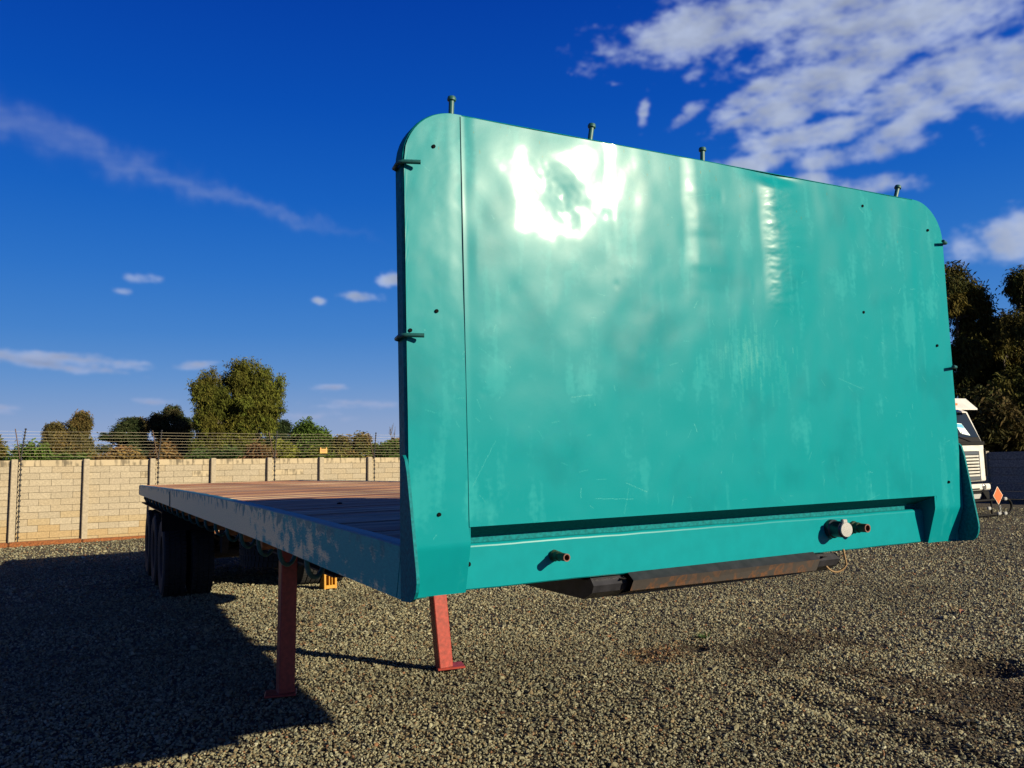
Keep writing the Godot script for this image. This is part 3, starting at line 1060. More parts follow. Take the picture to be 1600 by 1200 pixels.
func fittings(t: Node3D) -> void:
	# pins and studs along the top edge
	for q in [[-1.072, 0.004, 0.066], [-0.560, 0.013, 0.068], [-0.066, 0.004, 0.060], [0.990, 0.028, 0.066]]:
		var st := begin()
		var b := Basis(Vector3.BACK, -q[1] * 14.0)
		var at := Vector3(q[0], 2.668, -0.032)
		lathe(st, at, b, [Vector2(0.0088, 0), Vector2(0.0088, q[2] - 0.008), Vector2(0.0135, q[2] - 0.005), Vector2(0.0145, q[2]), Vector2(0.0125, q[2] + 0.007), Vector2(0.0, q[2] + 0.008)], 14)
		obj("pin", st, M.teal_dark, t)
	for x in [-1.056, -0.536, -0.030, 0.50, 1.026]:
		var st := begin()
		lathe(st, Vector3(x, 2.672, -0.030), Basis(Vector3.BACK, 0.3), [Vector2(0.010, -0.004), Vector2(0.010, 0.007), Vector2(0.006, 0.012), Vector2(0.0, 0.013)], 6)
		obj("stud", st, M.rust if x > -0.6 else M.lid, t)
	# rope hooks welded to the edges
	for q in [[-1, 2.492, 0.046], [-1, 1.974, 0.048], [1, 2.497, 0.036], [1, 1.953, 0.034]]:
		var s: float = q[0]
		var st := begin()
		var y: float = q[1]
		if s < 0:
			tube(st, [Vector3(-1.236, y - 0.006, -0.055), Vector3(-1.256, y - 0.004, -0.046), Vector3(-1.258, y, -0.010), Vector3(-1.246, y, 0.010), Vector3(-1.246 + q[2], y - 0.002, 0.030)], 0.0068, 8)
		else:
			tube(st, [Vector3(1.236 - q[2], y, 0.030), Vector3(1.246, y, 0.012), Vector3(1.256, y + 0.004, -0.008), Vector3(1.258, y + 0.016, -0.03)], 0.0068, 8)
		obj("rope_hook", st, M.teal_dark, t)
	# bolt holes
	for q in [[-1.146, 2.557], [-1.146, 2.052], [-1.150, 1.454], [0.741, 2.604], [0.705, 2.161], [1.149, 2.044], [1.156, 1.466], [1.144, 2.546], [-1.230, 1.99]]:
		var st := begin()
		var z := 0.0035 + (dent(q[0], q[1]) if absf(q[0]) < 1.05 else dn.get_noise_2d(q[0] * 1.6, q[1]) * 0.0016)
		lathe(st, Vector3(q[0], q[1], z - 0.004), Basis(Vector3.RIGHT, PI / 2), [Vector2(0.0060, 0), Vector2(0.0054, 0.0052), Vector2(0.0, 0.0045)], 14)
		obj("bolt_hole", st, M.hole, t)
	var bh := begin()
	lathe(bh, Vector3(-1.030, 1.296, -0.068), Basis(Vector3.RIGHT, PI / 2), [Vector2(0.008, 0), Vector2(0.0072, 0.004), Vector2(0.0, 0.0035)], 14)
	obj("bolt_hole", bh, M.hole, t)
	# air line stubs and the electric socket on the bar
	for q in [[-0.732, 1.300, 0.0125, 0.082], [0.640, 1.306, 0.0165, 0.072]]:
		var st := begin()
		var b := Basis(Vector3.RIGHT, PI / 2)
		var at := Vector3(q[0], q[1], -0.067)
		var r: float = q[2]
		var l: float = q[3]
		lathe(st, at, b, [Vector2(r * 1.5, 0), Vector2(r * 1.5, 0.012), Vector2(r * 1.25, 0.016), Vector2(r * 1.25, l * 0.45), Vector2(r * 1.05, l * 0.5), Vector2(r, l - 0.012)], 8)
		var p := obj("air_line_stub", st, M.green_pipe, t)
		var e := begin()
		lathe(e, at, b, [Vector2(r, l - 0.012), Vector2(r * 1.0, l), Vector2(r * 0.72, l), Vector2(r * 0.72, l - 0.03), Vector2(0, l - 0.03)], 16)
		obj("pipe_mouth", e, M.copper, p)
		var h := begin()
		lathe(h, at, b, [Vector2(r * 0.70, l - 0.025), Vector2(0, l - 0.024)], 16)
		obj("bore", h, M.hole, p)
	var so := begin()
	var sb := Basis(Vector3.RIGHT, PI / 2)
	var sa := Vector3(0.517, 1.308, -0.067)
	lathe(so, sa, sb, [Vector2(0.036, 0), Vector2(0.036, 0.018), Vector2(0.031, 0.022), Vector2(0.031, 0.062), Vector2(0.027, 0.067), Vector2(0.0, 0.067)], 24)
	var sk := obj("electric_socket", so, M.navy, t)
	var cap := begin()
	var cb := sb * Basis(Vector3.BACK, 0.12)
	lathe(cap, sa + Vector3(0.002, 0.0, 0.069), cb, [Vector2(0.027, 0), Vector2(0.029, 0.003), Vector2(0.027, 0.008), Vector2(0.0, 0.009)], 20)
	box(cap, sa + Vector3(0.0, 0.030, 0.066), Vector3(0.024, 0.018, 0.016), 0.003)
	obj("lid", cap, M.lid, sk)

func bed(t: Node3D) -> void:
	var rail := mat(Color(1, 1, 1), 0.62)
	rail.albedo_texture = rail_tex()
	rail.texture_repeat = false
	rail.metallic_specular = 0.25
	var N := 48
	var L := 12.70
	for s in [-1, 1]:
		var st := begin()
		var fl := begin()
		for k in N:
			var z0 := -0.035 - L * k / N
			var z1 := -0.035 - L * (k + 1) / N
			var w0 := 0.003 * dn.get_noise_2d(z0 * 0.8, 5.0 + s)
			var w1 := 0.003 * dn.get_noise_2d(z1 * 0.8, 5.0 + s)
			var t0 := deck_y(z0) + 0.006 + w0
			var t1 := deck_y(z1) + 0.006 + w1
			var b0 := rail_bottom(z0)
			var b1 := rail_bottom(z1)
			var x: float = s * 1.2455
			var u0 := float(k) / N
			var u1 := float(k + 1) / N
			var n := Vector3(s, 0, 0)
			var A := [Vector3(x + w0, b0, z0), Vector3(x + w1, b1, z1), Vector3(x + w1, t1 - 0.006, z1), Vector3(x + w0, t0 - 0.006, z0)]
			var uv := [Vector2(u0, 1), Vector2(u1, 1), Vector2(u1, 0), Vector2(u0, 0)]
			if s > 0:
				squad(st, A, [n, n, n, n], uv)
			else:
				squad(st, [A[1], A[0], A[3], A[2]], [n, n, n, n], [uv[1], uv[0], uv[3], uv[2]])
			# lower lip turned in, and the inner face
			var i0 := Vector3(x - s * 0.07, b0 + 0.004, z0)
			var i1 := Vector3(x - s * 0.07, b1 + 0.004, z1)
			var m0 := Vector3(x - s * 0.008, b0 + 0.006, z0)
			var m1 := Vector3(x - s * 0.008, b1 + 0.006, z1)
			quad(st, A[0], A[1], i1, i0)
			quad(st, i0, i1, m1, m0)
			quad(st, m0, m1, Vector3(x - s * 0.008, t1 - 0.02, z1), Vector3(x - s * 0.008, t0 - 0.02, z0))
			# rounded top flange
			var P0 := [Vector3(x + w0, t0 - 0.006, z0), Vector3(x + w0 - s * 0.003, t0 - 0.001, z0), Vector3(x - s * 0.010, t0, z0), Vector3(x - s * 0.052, t0 - 0.001, z0), Vector3(x - s * 0.054, t0 - 0.02, z0)]
			var P1 := [Vector3(x + w1, t1 - 0.006, z1), Vector3(x + w1 - s * 0.003, t1 - 0.001, z1), Vector3(x - s * 0.010, t1, z1), Vector3(x - s * 0.052, t1 - 0.001, z1), Vector3(x - s * 0.054, t1 - 0.02, z1)]
			for j in 4:
				if s > 0:
					quad(fl, P0[j], P1[j], P1[j + 1], P0[j + 1])
				else:
					quad(fl, P1[j], P0[j], P0[j + 1], P1[j + 1])
		var ro := obj("side_rail", st, rail, t)
		obj("top_flange", fl, M.rim_blue, ro)
		# pressed joint of two rail lengths
		var jn := begin()
		tube(jn, [Vector3(s * 1.236, 1.392, -7.25), Vector3(s * 1.2475, 1.380, -7.26), Vector3(s * 1.2480, 1.30, -7.235), Vector3(s * 1.2475, 1.235, -7.25)], 0.009, 8)
		obj("rail_joint", jn, M.teal_dark, t)
	var re := begin()
	box(re, Vector3(0, 1.304, -12.745), Vector3(2.50, 0.15, 0.03), 0.006)
	obj("rear_rail", re, M.teal_dull, t)
	# deck of cross planks, bleached and rust-stained
	var wood := []
	var wt := plank_tex()
	for c in [[0.44, 0.225, 0.105], [0.50, 0.32, 0.17], [0.42, 0.17, 0.07], [0.54, 0.38, 0.22], [0.42, 0.25, 0.13], [0.48, 0.20, 0.075]]:
		var m := mat(lin(c[0], c[1], c[2]), 0.72, 0.0, wt, 0.9, M.gb, 0.10)
		m.uv1_scale = Vector3(0.35, 2.0, 2.0)
		wood.append(m)
	var r := RandomNumberGenerator.new()
	r.seed = 17
	var z := -0.118
	var tone := noise(0.35, 18, 2)
	while z > -12.70:
		var w := r.randf_range(0.135, 0.15)
		var st := begin()
		var slope := (deck_y(z) - deck_y(z - w)) / w
		box(st, Vector3(0, 0, 0), Vector3(2.372, 0.035, w - 0.005), 0.004, Basis(Vector3.RIGHT, -slope))
		var k := clampi(int((tone.get_noise_1d(z) * 1.3 + 0.5 + r.randf_range(-0.25, 0.25)) * 6.0), 0, 5)
		obj("deck_plank", st, wood[k], t, Vector3(0, deck_y(z - w * 0.5) - 0.0185 + r.randf_range(-0.002, 0.002), z - w * 0.5))
		z -= w
	for q in [[-0.93, -0.62], [-0.55, -1.15], [-0.80, -2.3], [-0.2, -1.7], [0.3, -2.6]]:
		var st := begin()
		lathe(st, Vector3(q[0], deck_y(q[1]) - 0.002, q[1]), Basis.IDENTITY, [Vector2(0.016, 0), Vector2(0.014, 0.007), Vector2(0, 0.009)], 10)
		obj("deck_bolt", st, M.hole, t)

func rail_bottom(z: float) -> float:
	return 1.212 + 0.016 * smooth(0.0, -2.6, z)

func plank_tex() -> ImageTexture:
	var S := 512
	var a := noise(0.02, 95, 5)
	var b := noise(0.006, 96, 4)
	var im := Image.create(S, S, false, Image.FORMAT_RGB8)
	for y in S:
		for x in S:
			var u := float(x) / S
			var v1 := a.get_noise_2d(x * 0.25, y * 2.2) * 0.6 + b.get_noise_2d(x, y) * 0.7
			var v2 := a.get_noise_2d((x - S) * 0.25, y * 2.2) * 0.6 + b.get_noise_2d(x - S, y) * 0.7
			var v := lerpf(v1, v2, u)
			var k := clampf(0.78 + v * 0.65, 0.3, 1.0)
			im.set_pixel(x, y, Color(k, k * (0.97 + 0.08 * v), k * (0.95 + 0.15 * v)))
	return ImageTexture.create_from_image(im)

func underside(t: Node3D) -> void:
	# coupler plate with its turned-up, worn lip
	var st := begin()
	var x0 := -0.452
	var x1 := 0.410
	quad(st, Vector3(x0, 1.200, -0.030), Vector3(x1, 1.202, -0.030), Vector3(x1, 1.227, -0.062), Vector3(x0, 1.223, -0.062))
	var lip := obj("coupler_plate", st, M.steel_black, t)
	var fr := begin()
	quad(fr, Vector3(x0, 1.164, -0.052), Vector3(x1, 1.158, -0.052), Vector3(x1, 1.202, -0.030), Vector3(x0, 1.200, -0.030))
	quad(fr, Vector3(x0, 1.140, -0.14), Vector3(x1, 1.140, -0.14), Vector3(x1, 1.158, -0.052), Vector3(x0, 1.164, -0.052))
	obj("worn_lip", fr, M.steel_rust, lip)
	var sd := begin()
	for s in [[-0.585, -0.452], [0.410, 0.556]]:
		extrude(sd, [Vector2(-1.6, 1.135), Vector2(-0.13, 1.140), Vector2(-0.078, 1.166), Vector2(-0.066, 1.190), Vector2(-0.085, 1.213), Vector2(-0.11, 1.204), Vector2(-1.6, 1.204)], Vector3(s[0], 0, 0), Vector3(0, 0, 1), Vector3.UP, Vector3(s[1] - s[0], 0, 0))
	box(sd, Vector3(-0.02, 1.165, -0.85), Vector3(0.87, 0.06, 1.42))
	obj("coupler_body", sd, M.steel_black, lip)
	var kp := begin()
	lathe(kp, Vector3(0, 1.135, -0.62), Basis(Vector3.RIGHT, PI), [Vector2(0.06, 0.0), Vector2(0.036, 0.02), Vector2(0.025, 0.05), Vector2(0.036, 0.075), Vector2(0.036, 0.09), Vector2(0.0, 0.09)], 20)
	obj("kingpin", kp, M.steel_rust, t)
	var cb := begin()
	var pts := []
	for k in 15:
		var a := -0.25 * PI - k * 1.18 * PI / 14.0 + 0.35
		pts.append(Vector3(0.535 + cos(a) * 0.042, 1.188 + sin(a) * 0.048, -0.05 - 0.004 * k))
	pts.push_front(Vector3(0.566, 1.226, -0.055))
	tube(cb, pts, 0.004, 8)
	obj("cable_loop", cb, M.cable, t)
	# main beams and cross members
	for s in [-1, 1]:
		var b := begin()
		var prof := [Vector2(-0.05, 1.205), Vector2(-0.9, 1.205), Vector2(-12.6, 1.24), Vector2(-12.6, 0.86), Vector2(-3.4, 0.84), Vector2(-2.4, 1.12), Vector2(-0.3, 1.14)]
		extrude(b, prof, Vector3(s * 0.47 - 0.006, 0, 0), Vector3(0, 0, 1), Vector3.UP, Vector3(0.012, 0, 0))
		box(b, Vector3(s * 0.47, 0.852, -8.0), Vector3(0.14, 0.014, 9.2))
		obj("main_beam", b, M.chassis, t)
	for k in 21:
		var z := -0.75 - 0.595 * k
		var c := begin()
		box(c, Vector3(0, 1.236 if k >= 3 else 1.272, z), Vector3(2.36, 0.17 if k >= 3 else 0.098, 0.05), 0.004)
		obj("cross_member", c, M.primer, t)
	# rope hooks below the rails
	for s in [-1, 1]:
		for k in 20:
			var z := -1.35 - 0.55 * k
			var h := begin()
			var x: float = s * 1.205
			var hp := []
			for i in 10:
				var a := i / 9.0 * 2.5
				hp.append(Vector3(x - s * 0.055 * (1.0 - cos(a)) + s * 0.012, 1.225 - 0.10 * sin(a), z + 0.03 - 0.11 * i / 9.0))
			tube(h, hp, 0.011, 8)
			obj("lashing_hook", h, M.rim_blue, t)
	# landing legs
	for q in [[-0.741, -0.770, -3.84, -0.075], [0.385, 0.462, -3.876, 0.10]]:
		var lg := begin()
		var a := Vector3(q[0], 1.24, q[2])
		var b := Vector3(q[1], 0.02, q[2])
		if q[1] > 0:
			a.x = q[0] - 0.02
		var up := (a - b).normalized()
		var bs := Basis(Vector3.RIGHT.slide(up).normalized(), up, Vector3.BACK)
		box(lg, (a + b) / 2.0, Vector3(0.112, (a - b).length(), 0.105), 0.006, bs)
		var leg := obj("landing_leg", lg, M.leg_red, t)
		var ft := begin()
		box(ft, Vector3(q[1] + q[3] * 0.45, 0.022, q[2] + 0.01), Vector3(0.215, 0.016, 0.17), 0.004, Basis(Vector3.UP, -0.25) * Basis(Vector3.BACK, 0.03 if q[3] > 0 else 0.0))
		obj("foot_plate", ft, M.leg_red, leg)
	var cr := begin()
	tube(cr, [Vector3(-0.74, 1.0, -3.86), Vector3(0.39, 1.0, -3.88)], 0.022, 10)
	obj("cross_shaft", cr, M.chassis, t)
	# three axles on twin wheels
	var proto: Node3D = null
	for k in 3:
		var z := -9.40 - 1.30 * k
		var ax := begin()
		tube(ax, [Vector3(-0.95, 0.50, z), Vector3(0.95, 0.50, z)], 0.065, 12)
		obj("axle", ax, M.chassis, t)
		for s in [-1, 1]:
			for j in 2:
				var w := wheel() if proto == null else proto.duplicate()
				proto = w
				w.name = part_name(t, "wheel")
				t.add_child(w, true)
				w.transform = Transform3D(Basis(Vector3.UP, 0.0 if s > 0 else PI), Vector3(s * (1.03 if j == 0 else 0.70), 0.497, z))
			var hg := begin()
			extrude(hg, [Vector2(-0.16, 0.86), Vector2(0.16, 0.86), Vector2(0.07, 0.56), Vector2(-0.07, 0.56)], Vector3(s * 0.47 - 0.04, 0, z + 0.6), Vector3(0, 0, 1), Vector3.UP, Vector3(0.08, 0, 0))
			obj("spring_hanger", hg, M.chassis, t)
			var sp := begin()
			for i in 5:
				box(sp, Vector3(s * 0.47, 0.62 + 0.016 * i, z), Vector3(0.075, 0.014, 1.1 - 0.16 * (4 - i)))
			obj("leaf_spring", sp, M.chassis, t)
	# spare wheel rack, air tank and mudguards
	var sp := wheel()
	sp.name = "spare_wheel"
	t.add_child(sp, true)
	sp.transform = Transform3D(Basis(Vector3.BACK, -PI / 2), Vector3(0.0, 0.66, -7.4))
	var cg := begin()
	box(cg, Vector3(0.0, 0.81, -7.4), Vector3(1.0, 0.04, 0.3))
	obj("spare_rack", cg, M.chassis, t)
	var at := begin()
	lathe(at, Vector3(0.0, 0.92, -6.2), Basis(Vector3.BACK, PI / 2), [Vector2(0, -0.40), Vector2(0.11, -0.38), Vector2(0.14, -0.33), Vector2(0.14, 0.33), Vector2(0.11, 0.38), Vector2(0, 0.40)], 20)
	obj("air_tank", at, M.black, t)
	for s in [-1, 1]:
		var mg := begin()
		box(mg, Vector3(s * 0.88, 1.10, -10.7), Vector3(0.66, 0.012, 3.9))
		box(mg, Vector3(s * 0.88, 0.99, -8.72), Vector3(0.66, 0.24, 0.012))
		obj("mudguard", mg, M.black, t)

func wheel() -> Node3D:
	# axis along x, outer face towards +x
	var w := Node3D.new()
	w.name = "wheel"
	var b := Basis(Vector3.BACK, -PI / 2)
	var ty := begin()
	lathe(ty, Vector3.ZERO, b, [Vector2(0.285, -0.125), Vector2(0.36, -0.140), Vector2(0.45, -0.136), Vector2(0.485, -0.112), Vector2(0.497, -0.080), Vector2(0.499, -0.078)], 40)
	var prof := []
	for k in 5:
		var x := -0.078 + 0.039 * k
		prof.append_array([Vector2(0.499, x - 0.013), Vector2(0.499, x + 0.013), Vector2(0.487, x + 0.015), Vector2(0.487, x + 0.024)])
	lathe(ty, Vector3.ZERO, b, prof.slice(0, prof.size() - 2), 40)
	lathe(ty, Vector3.ZERO, b, [Vector2(0.499, 0.091), Vector2(0.485, 0.112), Vector2(0.45, 0.136), Vector2(0.36, 0.140), Vector2(0.285, 0.125)], 40)
	obj("tyre", ty, M.rubber, w)
	# tread blocks
	var tb := begin()
	for k in 60:
		var a := TAU * k / 60.0
		for j in 4:
			var bb := Basis(Vector3.RIGHT, a)
			box(tb, bb * Vector3(-0.0975 + 0.065 * j, 0.501, 0.012 * (j % 2)), Vector3(0.050, 0.012, 0.040), 0.0, bb)
	stuff(obj("tread", tb, M.rubber, w))
	var ri := begin()
	lathe(ri, Vector3.ZERO, b, [Vector2(0.10, -0.06), Vector2(0.20, -0.05), Vector2(0.27, -0.10), Vector2(0.29, -0.125), Vector2(0.275, -0.125)], 32)
	lathe(ri, Vector3.ZERO, b, [Vector2(0.29, 0.125), Vector2(0.275, 0.125), Vector2(0.262, 0.09), Vector2(0.25, 0.0), Vector2(0.20, -0.02), Vector2(0.11, -0.03), Vector2(0.10, 0.05), Vector2(0.08, 0.10), Vector2(0.0, 0.11)], 32)
	for k in 10:
		var a := TAU * k / 10.0
		lathe(ri, Vector3(-0.025, cos(a) * 0.155, sin(a) * 0.155), b, [Vector2(0.014, 0), Vector2(0.014, 0.025), Vector2(0, 0.027)], 6)
	obj("rim", ri, M.chassis, w)
	return w

# ---------------------------------------------------------------- truck (local: x from its middle, z = 0 at the front)
func truck() -> void:
	var t := thing("truck", "white cab-over truck with slatted grille and orange diamond placard", "truck", Vector3(18.02, 0, -12.3))
	var white: StandardMaterial3D = M.white_paint
	var hw := 1.22
	# cab shell: side profile swept across, corners bevelled
	var prof := [Vector2(-0.02, 0.84), Vector2(0.0, 0.86), Vector2(0.0, 1.70), Vector2(-0.02, 1.74), Vector2(-0.35, 2.52), Vector2(-0.55, 2.62), Vector2(-2.1, 2.62), Vector2(-2.15, 2.55), Vector2(-2.15, 0.84)]
	var st := begin()
	extrude(st, prof, Vector3(-hw + 0.07, 0, 0), Vector3(0, 0, 1), Vector3.UP, Vector3(2 * hw - 0.14, 0, 0))
	for s in [-1, 1]:
		# rounded flank in two steps
		var a := []
		var b := []
		var cen := Vector2(-1.1, 1.7)
		for p in prof:
			a.append(Vector3(s * (hw - 0.07), p.y, p.x))
			var q: Vector2 = cen + (p - cen) * Vector2(0.965, 0.985)
			b.append(Vector3(s * hw, q.y, q.x))
		for k in a.size():
			var l := (k + 1) % a.size()
			if s > 0:
				quad(st, a[k], b[k], b[l], a[l])
			else:
				quad(st, a[l], b[l], b[k], a[k])
		for k in range(1, b.size() - 1):
			if s > 0:
				tri(st, b[0], b[k], b[k + 1])
				tri(st, b[0], b[k + 1], b[k])
			else:
				tri(st, b[0], b[k + 1], b[k])
	var cab := obj("cab", st, white, t)
	# windscreen set on the raked front with black surround
	var up := Vector3(0, 0.78, -0.33).normalized()
	var nrm := Vector3(0, 0.33, 0.78).normalized()
	var o := Vector3(0, 1.755, -0.026)
	var sr := begin()
	extrude(sr, [Vector2(-1.14, 0.0), Vector2(1.14, 0.0), Vector2(1.10, 0.80), Vector2(-1.10, 0.80)], o + nrm * 0.001, Vector3.RIGHT, up, nrm * 0.008)
	obj("screen_surround", sr, M.black, t)
	var ws := begin()
	extrude(ws, [Vector2(-1.10, 0.14), Vector2(1.10, 0.14), Vector2(1.06, 0.76), Vector2(-1.06, 0.76)], o + nrm * 0.010, Vector3.RIGHT, up, nrm * 0.006)
	var glass := mat(lin(0.012, 0.02, 0.035), 0.08)
	glass.metallic_specular = 0.16
	var wo := obj("windscreen", ws, glass, t)
	var sk := begin()
	extrude(sk, [Vector2(0.50, 0.24), Vector2(0.82, 0.18), Vector2(0.70, 0.50), Vector2(0.46, 0.52)], o + nrm * 0.0175, Vector3.RIGHT, up, nrm * 0.002)
	obj("paper_notice", sk, mat(lin(0.55, 0.66, 0.66), 0.7), wo)
	var sk2 := begin()
	extrude(sk2, [Vector2(0.49, 0.40), Vector2(0.73, 0.38), Vector2(0.70, 0.48), Vector2(0.47, 0.50)], o + nrm * 0.0205, Vector3.RIGHT, up, nrm * 0.001)
	obj("printed_band", sk2, mat(lin(0.05, 0.28, 0.45), 0.7), wo)
	for q in [[0.72, 0.30], [-0.30, -0.65]]:
		var wp := begin()
		tube(wp, [o + Vector3.RIGHT * q[0] + up * 0.02 + nrm * 0.03, o + Vector3.RIGHT * q[1] + up * 0.16 + nrm * 0.035], 0.010, 6)
		tube(wp, [o + Vector3.RIGHT * (q[1] - 0.25) + up * 0.10 + nrm * 0.028, o + Vector3.RIGHT * (q[1] + 0.25) + up * 0.26 + nrm * 0.028], 0.008, 6)
		obj("wiper", wp, M.black, t)
	var co := begin()
	box(co, Vector3(0, 1.742, 0.006), Vector3(2.36, 0.085, 0.05), 0.012)
	obj("cowl", co, M.black, t)
	# sun visor
	var vi := begin()
	extrude(vi, [Vector2(-0.36, 2.84), Vector2(-0.30, 2.84), Vector2(-0.02, 2.58), Vector2(-0.02, 2.545), Vector2(-0.05, 2.55), Vector2(-0.36, 2.62)], Vector3(-1.10, 0, 0.0), Vector3(0, 0, 1), Vector3.UP, Vector3(2.18, 0, 0))
	obj("sun_visor", vi, white, t)
	for x in [-0.55, 0.0, 0.40]:
		var ml := begin()
		box(ml, Vector3(x, 2.68, -0.10), Vector3(0.09, 0.05, 0.03), 0.008)
		obj("marker_light", ml, mat(lin(0.6, 0.14, 0.02), 0.3), t)
	# grille
	var gb := begin()
	box(gb, Vector3(-0.02, 1.21, 0.004), Vector3(1.86, 0.70, 0.012), 0.004)
	obj("grille_recess", gb, M.black, t)
	for y in [1.512, 0.912]:
		var db := begin()
		box(db, Vector3(-0.02, y, 0.016), Vector3(1.86, 0.085, 0.02), 0.008)
		obj("grille_bar", db, mat(lin(0.05, 0.06, 0.075), 0.35), t)
	for k in 7:
		var sl := begin()
		box(sl, Vector3(-0.02, 1.435 - 0.0755 * k, 0.024), Vector3(1.84, 0.043, 0.03), 0.006, Basis(Vector3.RIGHT, 0.35))
		obj("grille_slat", sl, white, t)
	for s in [-1, 1]:
		var fr := begin()
		box(fr, Vector3(s * 0.965, 1.21, 0.014), Vector3(0.055, 0.70, 0.03), 0.01)
		obj("grille_side", fr, white, t)
		var df := begin()
		box(df, Vector3(s * 1.185, 1.28, 0.004), Vector3(0.045, 0.66, 0.05), 0.015)
		obj("corner_vane", df, M.black, t)
		# door window, handle, mirror
		var dw := begin()
		box(dw, Vector3(s * 1.221, 2.05, -0.95), Vector3(0.012, 0.52, 0.85), 0.004)
		obj("door_window", dw, glass, t)
		var dh := begin()
		box(dh, Vector3(s * 1.235, 1.42, -1.35), Vector3(0.03, 0.03, 0.16), 0.006)
		obj("door_handle", dh, M.black, t)
		var hl := begin()
		lathe(hl, Vector3(s * 0.98, 0.70, 0.065), Basis(Vector3.RIGHT, PI / 2), [Vector2(0.07, -0.01), Vector2(0.07, 0.004), Vector2(0.05, 0.012), Vector2(0, 0.015)], 20)
		obj("headlight", hl, mat(lin(0.10, 0.10, 0.10), 0.15), t)
	var mir := begin()
	tube(mir, [Vector3(-1.21, 2.3, -0.35), Vector3(-1.42, 2.3, -0.2), Vector3(-1.42, 1.8, -0.2), Vector3(-1.21, 1.75, -0.3)], 0.014, 8)
	box(mir, Vector3(-1.42, 2.05, -0.20), Vector3(0.20, 0.42, 0.08), 0.02)
	obj("mirror", mir, M.black, t)
	# bumper: white upper, black lower, tubes of the bull bar
	var bu := begin()
	box(bu, Vector3(0, 0.70, -0.05), Vector3(2.50, 0.15, 0.22), 0.03)
	obj("bumper", bu, white, t)
	for x in [-0.45, 0.45]:
		var sl := begin()
		box(sl, Vector3(x, 0.665, 0.062), Vector3(0.70, 0.028, 0.008), 0.002)
		obj("bumper_slot", sl, M.black, t)
	var lo := begin()
	box(lo, Vector3(0, 0.50, -0.06), Vector3(2.42, 0.22, 0.20), 0.03)
	obj("lower_bumper", lo, M.black, t)
	var wp := begin()
	box(wp, Vector3(0.62, 0.49, 0.045), Vector3(0.46, 0.11, 0.012), 0.003)
	obj("number_plate", wp, M.lid, t)
	var bb := begin()
	var loop := []
	for k in 13:
		var a := PI / 2 - PI * k / 12.0
		loop.append(Vector3(1.42 + cos(a) * 0.20, 0.235 + sin(a) * 0.17, 0.28))
	loop.push_front(Vector3(-1.42, 0.405, 0.28))
	loop.append(Vector3(-1.42, 0.065, 0.28))
	tube(bb, loop, 0.028, 10)
	for x in [-0.9, 0.2, 0.85]:
		tube(bb, [Vector3(x, 0.46, -0.05), Vector3(x, 0.40, 0.28), Vector3(x, 0.07, 0.28)], 0.024, 8)
	obj("bull_bar", bb, M.black, t)
	for q in [[1.34, 0.415], [1.30, 0.075], [1.06, 0.085], [0.70, 0.22]]:
		var ml := begin()
		box(ml, Vector3(q[0], q[1], 0.315), Vector3(0.11, 0.075, 0.05), 0.015)
		obj("marker_lamp", ml, M.lid, t)
	# diamond placard with its chain of rings
	var di := begin()
	extrude(di, [Vector2(0, 0.215), Vector2(0.185, 0), Vector2(0, -0.215), Vector2(-0.185, 0)], Vector3(1.09, 0.50, 0.30), Vector3.RIGHT, Vector3.UP, Vector3(0, 0, 0.006))
	var dp := obj("placard", di, mat(lin(0.60, 0.50, 0.38), 0.5), t)
	var d2 := begin()
	extrude(d2, [Vector2(0, 0.195), Vector2(0.167, 0), Vector2(0, -0.195), Vector2(-0.167, 0)], Vector3(1.09, 0.50, 0.3065), Vector3.RIGHT, Vector3.UP, Vector3(0, 0, 0.003))
	obj("orange_face", d2, mat(lin(0.45, 0.075, 0.003), 0.5), dp)
	for y in [0.235, 0.16, 0.10]:
		var rg := begin()
		var p := []
		for k in 13:
			p.append(Vector3(1.09 + cos(TAU * k / 12.0) * 0.022, y + sin(TAU * k / 12.0) * 0.032, 0.335))
		tube(rg, p, 0.008, 6, false)
		obj("ring", rg, M.lid, dp)
	# frame, wheels, fifth wheel behind the cab
	for s in [-1, 1]:
		var f := begin()
		box(f, Vector3(s * 0.42, 0.78, -3.4), Vector3(0.08, 0.24, 6.6), 0.006)
		obj("frame_rail", f, M.chassis, t)
		for z in [-1.05, -4.6, -5.95]:
			var w := wheel()
			w.name = part_name(t, "wheel")
			t.add_child(w, true)
			w.transform = Transform3D(Basis(Vector3.UP, 0.0 if s > 0 else PI), Vector3(s * 1.03, 0.497, z))
		var tk := begin()
		lathe(tk, Vector3(s * 0.85, 0.68, -2.9), Basis(Vector3.RIGHT, PI / 2), [Vector2(0, -0.55), Vector2(0.28, -0.54), Vector2(0.30, -0.50), Vector2(0.30, 0.50), Vector2(0.28, 0.54), Vector2(0, 0.55)], 24)
		obj("fuel_tank", tk, M.lid, t)
	var fw := begin()
	lathe(fw, Vector3(0, 0.98, -5.2), Basis.IDENTITY, [Vector2(0.45, 0), Vector2(0.47, 0.03), Vector2(0.45, 0.07), Vector2(0, 0.07)], 24)
	obj("fifth_wheel", fw, M.steel_black, t)

